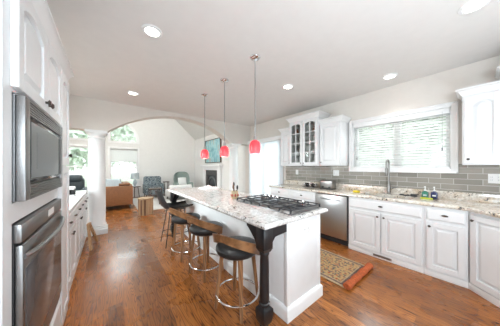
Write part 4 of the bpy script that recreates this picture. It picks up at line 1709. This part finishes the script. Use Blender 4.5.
# rack of black and silver mugs
t = thing('wire_rack', 'low wire rack on the counter left of the toaster', 'rack', (3.6, 2.36, 0.925))
b = B()
for z in (0.932, 0.985):
    b.tube([(3.52, 2.20, z), (3.68, 2.20, z), (3.68, 2.52, z), (3.52, 2.52, z)], 0.004, 6, closed=True)
for (x, y) in ((3.52, 2.20), (3.68, 2.20), (3.68, 2.52), (3.52, 2.52), (3.52, 2.36), (3.68, 2.36)):
    b.cyl((x, y, 0.925), (x, y, 0.988), 0.004, seg=6)
for i in range(9):
    y = 2.22 + 0.035 * i
    b.cyl((3.52, y, 0.932), (3.68, y, 0.932), 0.0025, seg=6)
b.done('wire_frame', 'dark_steel', t)
k = 0
for i, x in enumerate((3.56, 3.64)):
    for j, y in enumerate((2.25, 2.325, 2.40, 2.475)):
        mt = 'black_gloss' if (i + j) % 2 == 0 else 'chrome'
        b = B()
        b.lathe([(0.0, 0.936), (0.026, 0.936), (0.031, 0.95), (0.033, 1.01), (0.030, 1.01), (0.027, 0.955), (0.0, 0.945)], (x, y, 0), 18)
        b.tube([(x - 0.03, y + 0.012 * 0, 0.955), (x - 0.046, y, 0.962), (x - 0.05, y, 0.98), (x - 0.045, y, 0.996), (x - 0.031, y, 1.0)], 0.004, 6)
        b.done('mug', mt, label=('black' if mt == 'black_gloss' else 'silver') + ' cup in the %s row of the wire rack, %s from the left' % (('front', 'back')[i], ('fourth', 'third', 'second', 'first')[j]), cat='cup', group=('black' if mt == 'black_gloss' else 'silver') + ' cups in the wire rack', loc=(x, y, 0.936))


# outlets on the tiles
def plate(y, z, w, gangs, label):
    t = thing('electrical_outlet', label, 'outlet', (XR - 0.012, y, z))
    b = B()
    fp = Fr((XR - 0.012, 0, 0), (0, 1, 0), (-1, 0, 0))
    fp.box(b, y - w / 2, y + w / 2, z - 0.06, z + 0.06, 0, 0.006, 0.002)
    b.done('plate', 'white_plastic', t)
    for i in range(gangs):
        a = y - w / 2 + w * (i + 0.5) / gangs
        b = B()
        fp.box(b, a - 0.017, a + 0.017, z - 0.034, z + 0.034, 0.005, 0.009, 0.001)
        so = b.done('socket', 'white_trim', t)
        for dz in (-0.018, 0.018):
            for da in (-0.006, 0.006):
                b = B()
                fp.box(b, a + da - 0.0015, a + da + 0.0015, z + dz - 0.006, z + dz + 0.006, 0.0085, 0.0095)
                b.done('slot', 'dark_steel', so, label='dark socket slot')


plate(1.86, 1.255, 0.12, 2, 'white double outlet plate on the tiles above the toaster')
plate(2.86, 1.25, 0.075, 1, 'white outlet plate on the tiles under the narrow left wall cabinet')
plate(-0.16, 1.235, 0.165, 3, 'white switch plate on the tiles at the right edge')

# ------------------------------------------------------------------ wall cabinets


def wall_cab(y0, y1, xf, z0, z1, label, zc, proj, door, name='wall_cabinet'):
    t = thing(name, label, 'cabinet', (XR - 0.15, (y0 + y1) / 2, z0))
    f = Fr((xf, 0, 0), (0, 1, 0), (-1, 0, 0))
    door(t, f)
    b = B()
    crown(b, f, y0, y1, z1 - 0.01, zc, proj, 0.0, (True, True), XR - xf - 0.004)
    b.done('crown_moulding', 'white_trim', t)
    return t


def solid_body(t, y0, y1, xf, z0, z1):
    B().box(xf, XR - 0.004, y0, y1, z0, z1, 0.002).done('cabinet_body', 'cabinet_white', t)


def d_right(t, f):
    solid_body(t, 1.612, 2.046, 3.47, 1.405, 2.27)
    d = panel_door(f, 1.632, 2.03, 1.43, 2.245, t)
    knob(f, 2.0, 1.475, 0.02, d, r=0.013)


def d_narrow(t, f):
    solid_body(t, 2.804, 3.15, 3.50, 1.405, 2.27)
    d = panel_door(f, 2.82, 3.135, 1.43, 2.245, t)
    knob(f, 2.85, 1.475, 0.02, d, r=0.013)


def d_glass(t, f):
    y0, y1, xf, z0, z1 = 2.05, 2.80, 3.42, 1.405, 2.44
    b = B()
    b.box(xf, XR - 0.004, y0, y0 + 0.02, z0, z1)
    b.box(xf, XR - 0.004, y1 - 0.02, y1, z0, z1)
    b.box(xf, XR - 0.004, y0 + 0.02, y1 - 0.02, z0, z0 + 0.025)
    b.box(xf, XR - 0.004, y0 + 0.02, y1 - 0.02, z1 - 0.03, z1)
    b.box(xf, xf + 0.02, (y0 + y1) / 2 - 0.025, (y0 + y1) / 2 + 0.025, z0, z1)
    b.done('cabinet_body', 'cabinet_white', t)
    b = B()
    b.box(XR - 0.016, XR - 0.004, y0 + 0.02, y1 - 0.02, z0 + 0.02, z1 - 0.02)
    b.done('back_panel', 'cabinet_inside', t, label='shaded cabinet interior back')
    for z in SHELF:
        B().box(xf + 0.03, XR - 0.016, y0 + 0.02, y1 - 0.02, z - 0.015, z).done('shelf', 'cabinet_white', t)
    m = (y0 + y1) / 2
    d = panel_door(f, y0 + 0.012, m - 0.004, z0 + 0.02, z1 - 0.02, t, arch=0.035, st=0.058, glass=True, name='glass_door')
    knob(f, m - 0.035, z0 + 0.06, 0.02, d, r=0.013)
    d = panel_door(f, m + 0.004, y1 - 0.012, z0 + 0.02, z1 - 0.02, t, arch=0.035, st=0.058, glass=True, name='glass_door')
    knob(f, m + 0.035, z0 + 0.06, 0.02, d, r=0.013)


SHELF = (1.675, 1.915, 2.155)
wall_cab(1.612, 2.046, 3.47, 1.405, 2.27, 'white wall cabinet with one door left of the window', 2.355, 0.055, d_right)
wall_cab(2.05, 2.80, 3.42, 1.405, 2.44, 'tall white wall cabinet with two arched glass doors', 2.53, 0.065, d_glass, 'glass_front_cabinet')
wall_cab(2.804, 3.15, 3.50, 1.405, 2.27, 'narrow white wall cabinet left of the glass doors', 2.355, 0.055, d_narrow)


def d_far(t, f):
    solid_body(t, -0.185, 0.122, 3.47, 1.405, 2.26)
    d = panel_door(f, -0.165, 0.105, 1.43, 2.235, t, arch=0.045)
    knob(f, 0.075, 1.475, 0.02, d, r=0.014)


wall_cab(-0.185, 0.122, 3.47, 1.405, 2.26, 'white wall cabinet with an arched door panel right of the window', 2.345, 0.055, d_far)

t = thing('corner_wall_cabinet', 'taller angled white wall cabinet at the right edge', 'cabinet', (3.5, -0.5, 1.405))
b = B()
q0, q1 = (3.47, -0.19), (3.10, -0.56)
b.prism([(q0[0], q0[1], 1.405), (XR - 0.004, -0.19, 1.405), (XR - 0.004, -0.92, 1.405), (q1[0], -0.92, 1.405), (q1[0], q1[1], 1.405)], (0, 0, 1.02))
b.done('cabinet_body', 'cabinet_white', t)
fdu = Fr((3.47, -0.19, 0), tuple(dg), tuple(Vector((-1, 1, 0)).normalized()))
d = panel_door(fdu, 0.03, 0.49, 1.43, 2.38, t, arch=0.05)
knob(fdu, 0.06, 1.48, 0.02, d, r=0.013)
b = B()
prof = [(0.0, 0.0), (0.12, 0.16), (0.30, 0.24), (0.42, 0.45), (0.72, 0.70), (0.90, 0.78), (1.0, 0.80), (1.0, 1.0)]
rings = []
for o, h in prof:
    d_ = 0.06 * o
    z = 2.41 + 0.10 * h
    rings.append([(q0[0] - d_ * 0.41, -0.19 + d_, z), (XR - 0.004, -0.19 + d_, z), (XR - 0.004, -0.92, z), (q1[0] - d_, -0.92, z), (q1[0] - d_, q1[1] + d_ * 0.41, z)])
b.loft(rings)
b.done('crown_moulding', 'white_trim', t)

# crockery behind the glass doors
cups = []
for si, z in enumerate((1.43, 1.675, 1.915, 2.155)):
    for y in (2.14, 2.25, 2.36, 2.50, 2.61, 2.72):
        if si == 3 and y in (2.14, 2.36, 2.61):
            continue
        kind = (si + int(y * 100)) % 3
        b = B()
        x = 3.60
        if si == 3:
            b.lathe([(0.0, 0.0), (0.03, 0.0), (0.042, 0.03), (0.045, 0.07), (0.028, 0.10), (0.02, 0.12), (0.024, 0.135), (0.0, 0.135)], (x, y, z), 18)
            b.done('jug', 'brown_ceramic' if y in (2.25, 2.72) else 'white_ceramic', cat='jug', loc=(x, y, z), group='jugs on the top shelf of the glass cabinet',
                   label={2.25: 'brown jug on the top shelf behind the right glass door', 2.72: 'brown jug on the top shelf behind the left glass door', 2.50: 'white jug on the top shelf of the glass cabinet'}[y])
            continue
        if kind == 0:
            b.lathe([(0.0, 0.0), (0.032, 0.0), (0.04, 0.01), (0.043, 0.095), (0.039, 0.095), (0.035, 0.015), (0.0, 0.01)], (x, y, z), 18)
            b.tube([(x - 0.038, y, z + 0.025), (x - 0.062, y, z + 0.032), (x - 0.066, y, z + 0.055), (x - 0.058, y, z + 0.075), (x - 0.040, y, z + 0.08)], 0.005, 6)
            nm, ct, lb, gp = 'mug', 'cup', 'white mug', 'white mugs in the glass cabinet'
        elif kind == 1:
            pr = [(0.0, 0.0)]
            for q in range(5):
                pr += [(0.026, 0.018 * q), (0.048, 0.018 * q + 0.022), (0.048, 0.018 * q + 0.026)]
            pr += [(0.04, 0.095), (0.0, 0.075)]
            b.lathe(pr, (x, y, z), 18)
            nm, ct, lb, gp = 'bowl_stack', 'bowls', 'stack of white bowls', 'stacks of bowls in the glass cabinet'
        else:
            b.lathe([(0.0, 0.0), (0.022, 0.0), (0.024, 0.004), (0.006, 0.012), (0.005, 0.06), (0.02, 0.075), (0.034, 0.10), (0.036, 0.14), (0.033, 0.15), (0.031, 0.14), (0.03, 0.10), (0.0, 0.078)], (x, y, z), 18)
            nm, ct, lb, gp = 'goblet', 'goblet', 'pale goblet', 'goblets in the glass cabinet'
        b.done(nm, 'white_ceramic', cat=ct, loc=(x, y, z), group=gp,
               label='%s on the %s of the glass cabinet, %s from the left' % (lb, ('floor', 'lower shelf', 'middle shelf')[si], {2.72: 'first', 2.61: 'second', 2.50: 'third', 2.36: 'fourth', 2.25: 'fifth', 2.14: 'sixth'}[y]))

# ------------------------------------------------------------------ kitchen runner
t = thing('runner_rug', 'patterned tan and red runner rug with a rolled rust end beside the island', 'rug', (2.47, 1.9, 0))
x0, x1, y0, y1 = 2.11, 2.82, 0.93, 3.3
B().box(x0, x1, y0, y1, 0.001, 0.007).done('rug_edge', 'rug_edge', t)
b = B()
for (p, q, r, s) in ((x0 + 0.03, x0 + 0.06, y0 + 0.03, y1 - 0.03), (x1 - 0.06, x1 - 0.03, y0 + 0.03, y1 - 0.03), (x0 + 0.06, x1 - 0.06, y0 + 0.03, y0 + 0.075), (x0 + 0.06, x1 - 0.06, y1 - 0.075, y1 - 0.03)):
    b.box(p, q, r, s, 0.005, 0.0078)
b.done('rug_border', 'rug_border', t, label='dark woven border')
B().box(x0 + 0.075, x1 - 0.075, y0 + 0.09, y1 - 0.09, 0.005, 0.0078).done('rug_field', 'rug_field', t, label='tan field with red motifs')
b = B()
rings = []
nseg = 24
for i in range(nseg + 1):
    s = i / nseg
    x = x0 + (x1 - x0) * s
    wob = 0.003 * math.sin(s * 21) + 0.002 * math.sin(s * 47)
    ring = []
    for k in range(14):
        a = 2 * PI * k / 14
        ring.append((x, y0 - 0.012 + (0.042 + wob) * math.cos(a), max(0.0015, 0.031 + (0.031 + wob) * math.sin(a))))
    rings.append(ring)
b.loft(rings)
b.done('rolled_end', 'rug_fringe', t, label='rolled rust orange rug end')

# ------------------------------------------------------------------ living room
B().box(0.75, 3.2, 6.45, 9.3, 0.001, 0.012, 0.003).done('area_rug', 'pale_rug', label='pale grey area rug in the living room', cat='rug', loc=(2.0, 7.9, 0))

t = thing('sofa', 'tan brown leather sofa beyond the column', 'sofa', (0.15, 8.1, 0))
SX0, SX1, SY0, SY1 = -0.42, 0.66, 7.2, 9.1
b = B()
b.cushion(SX0, SX1, SY0, SY0 + 0.16, 0.13, 0.755, 0.02)
b.done('armrest', 'brown_leather', t)
b = B()
b.cushion(SX0, SX1, SY1 - 0.16, SY1, 0.13, 0.755, 0.02)
b.done('armrest', 'brown_leather', t)
b = B()
b.cushion(0.42, SX1, SY0 + 0.16, SY1 - 0.16, 0.13, 0.80, 0.05)
b.done('backrest', 'brown_leather', t)
b = B()
b.box(SX0 + 0.03, 0.44, SY0 + 0.15, SY1 - 0.15, 0.13, 0.28)
b.done('seat_base', 'brown_leather', t)
for yy in (SY0 + 0.165, SY0 + 0.165 + 0.785):
    b = B()
    b.cushion(SX0 + 0.01, 0.43, yy, yy + 0.78, 0.28, 0.45, 0.05)
    b.done('seat_cushion', 'brown_leather', t)
for xx in (SX0 + 0.05, SX1 - 0.09):
    for yy in (SY0 + 0.05, SY1 - 0.09):
        B().box(xx, xx + 0.045, yy, yy + 0.045, 0.0, 0.135).done('leg', 'dark_wood', t)


def pillow(c, w, h, th, tilt, yaw, mat, label):
    b = B()
    n = 10
    g = []
    for side in (1, -1):
        grid = []
        for i in range(n + 1):
            row = []
            for j in range(n + 1):
                u, v = -1 + 2 * i / n, -1 + 2 * j / n
                pin = 1 - 0.06 * (u * u) * (v * v)
                d = th / 2 * max(0, (1 - u ** 4) * (1 - v ** 4)) ** 0.5
                row.append(b.bm.verts.new((u * w / 2 * pin * (1 - 0.05 * (1 - v * v)), side * d, v * h / 2 * pin)))
            grid.append(row)
        for i in range(n):
            for j in range(n):
                b.bm.faces.new([grid[i][j], grid[i + 1][j], grid[i + 1][j + 1], grid[i][j + 1]])
    bmesh.ops.remove_doubles(b.bm, verts=b.bm.verts, dist=1e-5)
    b.xf(Matrix.Translation(c) @ Matrix.Rotation(yaw, 4, 'Z') @ Matrix.Rotation(tilt, 4, 'X'))
    b.done('throw_pillow', mat, label=label, cat='pillow', loc=c, group='pillows in the living room')


pillow((0.10, 7.50, 0.74), 0.56, 0.50, 0.16, R(-14), R(8), 'blue_fabric', 'pale blue throw pillow propped on the near arm of the leather sofa')
pillow((0.27, 8.20, 0.70), 0.46, 0.50, 0.15, R(-16), R(-90), 'white_fabric', 'white throw pillow against the sofa back near the lamp')
b = B()
b.cyl((0.28, 7.27, 0.80), (0.58, 7.30, 0.80), 0.042, 0.042, 14)
b.done('bolster', 'brown_leather', label='small brown leather bolster lying on the sofa arm', cat='bolster', loc=(0.43, 7.28, 0.757))

# lamp on a small table by the window
t = thing('lamp_table', 'small dark table carrying the grey lamp by the window', 'table', (0.93, 9.35, 0))
b = B()
b.lathe([(0.22, 0.50), (0.22, 0.525), (0.0, 0.525)], (0.93, 9.35, 0), 24)
b.lathe([(0.22, 0.50), (0.0, 0.50)], (0.93, 9.35, 0), 24, cap=False)
b.done('tabletop', 'dark_wood', t)
for a in (90, 210, 330):
    b = B()
    b.cyl((0.93 + 0.12 * math.cos(R(a)), 9.35 + 0.12 * math.sin(R(a)), 0.51), (0.93 + 0.19 * math.cos(R(a)), 9.35 + 0.19 * math.sin(R(a)), 0.0), 0.014)
    b.done('leg', 'dark_wood', t)
t = thing('table_lamp', 'grey blue table lamp in front of the living room window', 'lamp', (0.93, 9.35, 0.525))
b = B()
b.lathe([(0.0, 0.525), (0.075, 0.525), (0.075, 0.54), (0.03, 0.56), (0.07, 0.64), (0.085, 0.70), (0.06, 0.79), (0.02, 0.83), (0.015, 0.88), (0.0, 0.88)], (0.93, 9.35, 0), 20)
b.done('lamp_base', 'lamp_fabric', t)
b = B()
b.lathe([(0.17, 0.86), (0.15, 1.12), (0.145, 1.12), (0.165, 0.86)], (0.93, 9.35, 0), 28, cap=False)
b.done('lamp_shade', 'lamp_fabric', t)

# floral armchair
t = thing('armchair', 'blue grey floral armchair by the far wall', 'armchair', (1.62, 9.15, 0))
AX, AY = 1.62, 9.15
b = B()
b.cushion(AX - 0.36, AX + 0.36, AY + 0.12, AY + 0.34, 0.26, 0.95, 0.07)
b.done('backrest', 'floral_fabric', t)
b = B()
b.cushion(AX - 0.27, AX + 0.27, AY - 0.36, AY + 0.16, 0.33, 0.50, 0.05)
b.done('seat_cushion', 'floral_fabric', t)
b = B()
b.box(AX - 0.36, AX + 0.36, AY - 0.33, AY + 0.3, 0.17, 0.34, 0.015)
b.done('seat_base', 'floral_fabric', t)
for s in (-1, 1):
    b = B()
    lo_, hi_ = sorted((AX + s * 0.27, AX + s * 0.39))
    b.cushion(lo_, hi_, AY - 0.36, AY + 0.28, 0.18, 0.64, 0.045)
    b.done('armrest', 'floral_fabric', t)
    for yy in (AY - 0.30, AY + 0.25):
        b = B()
        b.cyl((AX + s * 0.31, yy, 0.18), (AX + s * 0.33, yy, 0.012), 0.022, 0.014)
        b.done('leg', 'dark_wood', t)

# small side table right of it
t = thing('side_table', 'small dark side table between the floral chair and the green chair', 'table', (2.17, 9.2, 0))
B().box(2.05, 2.29, 9.05, 9.35, 0.66, 0.69, 0.004).done('tabletop', 'dark_wood', t)
for xx in (2.07, 2.25):
    for yy in (9.07, 9.31):
        B().box(xx, xx + 0.022, yy, yy + 0.022, 0.012, 0.665).done('leg', 'dark_wood', t)

# slim dark table near the log drum
t = thing('console_table', 'slim dark table on thin legs behind the metal legged stool', 'table', (1.38, 7.05, 0))
B().box(1.12, 1.50, 6.85, 7.25, 0.60, 0.63, 0.004).done('tabletop', 'dark_wood', t)
for xx in (1.13, 1.465):
    for yy in (6.86, 7.215):
        B().box(xx, xx + 0.024, yy, yy + 0.024, 0.012, 0.605).done('leg', 'dark_wood', t)

# drum table of mixed staves
t = thing('drum_table', 'round drum table made of mixed wood staves', 'table', (0.87, 6.05, 0))
ns = 26
for i in range(ns):
    a0, a1 = 2 * PI * (i + 0.03) / ns, 2 * PI * (i + 0.97) / ns
    b = B()
    r0, r1 = 0.165, 0.197
    pts = [(0.87 + r0 * math.cos(a0), 6.05 + r0 * math.sin(a0), 0.0), (0.87 + r1 * math.cos(a0), 6.05 + r1 * math.sin(a0), 0.0),
           (0.87 + r1 * math.cos(a1), 6.05 + r1 * math.sin(a1), 0.0), (0.87 + r0 * math.cos(a1), 6.05 + r0 * math.sin(a1), 0.0)]
    b.prism(pts, (0, 0, 0.455 + 0.004 * math.sin(i * 2.3)))
    b.done('stave', ('stave_tan', 'stave_pale', 'stave_brown', 'stave_tan', 'stave_pale')[(i * 7 + i // 3) % 5], t)
b = B()
b.lathe([(0.0, 0.44), (0.20, 0.44), (0.205, 0.45), (0.205, 0.475), (0.20, 0.48), (0.0, 0.48)], (0.87, 6.05, 0), 32)
b.done('tabletop', 'stave_pale', t)

# recliner by the left window
t = thing('recliner', 'dark teal leather recliner seen past the left of the column', 'recliner', (-0.95, 8.3, 0))
RX, RY = -0.98, 8.35
b = B()
b.cushion(RX - 0.34, RX + 0.34, RY + 0.0, RY + 0.34, 0.40, 1.02, 0.10)
b.cushion(RX - 0.30, RX + 0.30, RY - 0.05, RY + 0.25, 0.86, 1.12, 0.10)
b.done('backrest', 'teal_leather', t)
b = B()
b.cushion(RX - 0.30, RX + 0.30, RY - 0.52, RY + 0.08, 0.30, 0.52, 0.08)
b.done('seat_cushion', 'teal_leather', t)
b = B()
b.box(RX - 0.40, RX + 0.40, RY - 0.45, RY + 0.30, 0.08, 0.34, 0.03)
b.done('seat_base', 'teal_leather', t)
for s in (-1, 1):
    b = B()
    lo_, hi_ = sorted((RX + s * 0.29, RX + s * 0.46))
    b.cushion(lo_, hi_, RY - 0.52, RY + 0.24, 0.10, 0.68, 0.07)
    b.done('armrest', 'teal_leather', t)
B().box(RX - 0.33, RX + 0.33, RY - 0.4, RY + 0.25, 0.0, 0.085).done('plinth', 'black_plastic', t)

# green wing chair with pillow
t = thing('wing_chair', 'sage green high back chair near the fireplace', 'armchair', (2.85, 8.85, 0))
GX, GY = 2.85, 8.85
b = B()
rings = []
for z, w, th, dy in ((0.30, 0.33, 0.06, 0.20), (0.55, 0.36, 0.06, 0.24), (0.80, 0.37, 0.055, 0.29), (1.0, 0.34, 0.05, 0.33), (1.10, 0.27, 0.04, 0.345), (1.145, 0.14, 0.025, 0.35)):
    ring = []
    for i in range(13):
        s = -1 + i / 6
        ring.append((GX + s * w, GY + dy - 0.16 * s ** 4, z))
    for i in range(12, -1, -1):
        s = -1 + i / 6
        ring.append((GX + s * (w + 0.01), GY + dy - 0.16 * s ** 4 + th * 1.6, z))
    rings.append(ring)
b.loft(rings)
b.done('backrest', 'sage_fabric', t)
b = B()
b.cushion(GX - 0.30, GX + 0.30, GY - 0.36, GY + 0.24, 0.28, 0.46, 0.06)
b.done('seat_cushion', 'sage_fabric', t)
for s in (-1, 1):
    b = B()
    lo_, hi_ = sorted((GX + s * 0.28, GX + s * 0.40))
    b.cushion(lo_, hi_, GY - 0.34, GY + 0.26, 0.26, 0.64, 0.045)
    b.done('armrest', 'sage_fabric', t)
    for yy in (GY - 0.28, GY + 0.22):
        b = B()
        b.cyl((GX + s * 0.29, yy, 0.29), (GX + s * 0.32, yy, 0.012), 0.02, 0.013)
        b.done('leg', 'dark_wood', t)
pillow((2.83, 8.88, 0.68), 0.42, 0.40, 0.15, R(-14), 0.0, 'white_fabric', 'white throw pillow on the sage green chair')

# white upholstered bench
t = thing('upholstered_bench', 'white upholstered low seat beyond the far end of the island', 'bench', (2.38, 7.95, 0))
b = B()
b.cushion(1.93, 2.85, 7.75, 8.35, 0.14, 0.42, 0.03)
b.done('seat', 'white_fabric', t)
b = B()
b.cushion(1.93, 2.85, 7.62, 7.80, 0.14, 0.63, 0.05)
b.done('backrest', 'white_fabric', t)
for xx in (1.98, 2.75):
    for yy in (7.68, 8.25):
        B().box(xx, xx + 0.04, yy, yy + 0.04, 0.012, 0.15).done('leg', 'dark_wood', t)

# fireplace
t = thing('fireplace', 'white mantel fireplace with a dark slate surround and arched iron front', 'fireplace', (XR, 7.6, 0))
fp = Fr((XR, 0, 0), (0, 1, 0), (-1, 0, 0))
b = B()
fp.box(b, 6.74, 7.0, 0, 1.36, 0, 0.10, 0.006)
fp.box(b, 8.22, 8.48, 0, 1.36, 0, 0.10, 0.006)
fp.box(b, 7.0, 8.22, 1.235, 1.36, 0, 0.10, 0.006)
fp.box(b, 6.72, 7.02, 0, 0.16, 0, 0.12, 0.006)
fp.box(b, 8.20, 8.50, 0, 0.16, 0, 0.12, 0.006)
b.done('surround', 'white_trim', t)
b = B()
fp.box(b, 6.70, 8.52, 1.36, 1.42, 0, 0.14, 0.006)
fp.box(b, 6.64, 8.58, 1.42, 1.485, 0, 0.20, 0.008)
b.done('mantel_shelf', 'white_trim', t)
b = B()
fp.box(b, 7.0, 7.18, 0, 1.235, 0, 0.05)
fp.box(b, 8.04, 8.22, 0, 1.235, 0, 0.05)
fp.box(b, 7.18, 8.04, 1.0, 1.235, 0, 0.05)
b.done('slate_facing', 'slate', t, label='dark grey slate facing')
b = B()
fp.box(b, 7.18, 8.04, 0.0, 1.0, 0.0, 0.02)
b.done('firebox', 'black_iron', t)
b = B()
pts_o = [(7.20, 0.05)] + [(7.61 - 0.41 * math.cos(PI * i / 20), 0.55 + 0.40 * math.sin(PI * i / 20)) for i in range(21)] + [(8.02, 0.05)]
pts_i = [(7.27, 0.05)] + [(7.61 - 0.34 * math.cos(PI * i / 20), 0.55 + 0.33 * math.sin(PI * i / 20)) for i in range(21)] + [(7.95, 0.05)]
b.loft([[fp.p(a, z, 0.02), fp.p(c[0], c[1], 0.02), fp.p(c[0], c[1], 0.05), fp.p(a, z, 0.05)] for (a, z), c in zip(pts_o, pts_i)])
b.done('arched_frame', 'dark_steel', t, label='grey metal arch around the fire opening')
B().box(XR - 0.55, XR, 6.78, 8.44, 0.0, 0.03, 0.004).done('hearth', 'slate', t)

t = thing('wall_painting', 'teal and grey abstract canvas above the mantel', 'painting', (XR - 0.02, 7.53, 1.6))
b = B()
fp.box(b, 6.80, 8.27, 1.60, 2.62, 0.004, 0.05, 0.003)
b.done('canvas', 'abstract_canvas', t)
b = B()
for (p, q, r, s) in ((6.77, 6.80, 1.57, 2.65), (8.27, 8.30, 1.57, 2.65), (6.80, 8.27, 1.57, 1.60), (6.80, 8.27, 2.62, 2.65)):
    fp.box(b, p, q, r, s, 0.002, 0.065)
b.done('frame', 'dark_wood', t, label='thin dark frame')


# ------------------------------------------------------------------ trees outside
def tree(x, y, h, r, label, n, seed):
    rg = random.Random(seed)
    t = thing('garden_tree', label, 'tree', (x, y, -0.5), 'trees outside the windows')
    b = B()
    b.cyl((x, y, -0.5), (x + 0.1, y, h * 0.55), 0.14, 0.08, 10)
    for i in range(9):
        a = rg.uniform(0, 2 * PI)
        z = h * rg.uniform(0.25, 0.6)
        b.cyl((x, y, z), (x + r * 0.8 * math.cos(a), y + r * 0.8 * math.sin(a), z + rg.uniform(0.5, 1.6)), 0.04, 0.012, 6)
    b.done('trunk', 'bark', t)
    b = B()
    for i in range(n):
        a, c = rg.uniform(0, 2 * PI), rg.uniform(-1, 1)
        rr = r * rg.uniform(0.45, 1.0)
        s = math.sqrt(1 - c * c)
        p = Vector((x + rr * s * math.cos(a), y + rr * s * math.sin(a), h * 0.58 + rr * c * h * 0.42 / r))
        if p.z < -0.3:
            continue
        d1 = Vector((rg.gauss(0, 1), rg.gauss(0, 1), rg.gauss(0, 1))).normalized()
        d2 = d1.orthogonal().normalized()
        L = rg.uniform(0.14, 0.28)
        vv = [b.bm.verts.new(p + d1 * L), b.bm.verts.new(p + d2 * L * 0.5), b.bm.verts.new(p - d1 * L), b.bm.verts.new(p - d2 * L * 0.5)]
        b.bm.faces.new(vv)
    b.done('foliage', 'leaf_green', t, flat=True)


tree(-2.4, 15.5, 6.0, 2.4, 'pale green tree outside the left living room window', 2600, 1)
tree(2.7, 16.0, 6.4, 2.4, 'pale green tree outside the right living room window', 2600, 2)
tree(-0.2, 20.5, 8.5, 3.0, 'tall pale green tree far beyond the living room windows', 2600, 5)
tree(8.4, 2.3, 5.0, 1.9, 'pale green tree outside the kitchen window, left half', 2400, 3)
tree(9.4, -1.6, 5.0, 1.8, 'pale green tree outside the kitchen window, right half', 2400, 4)
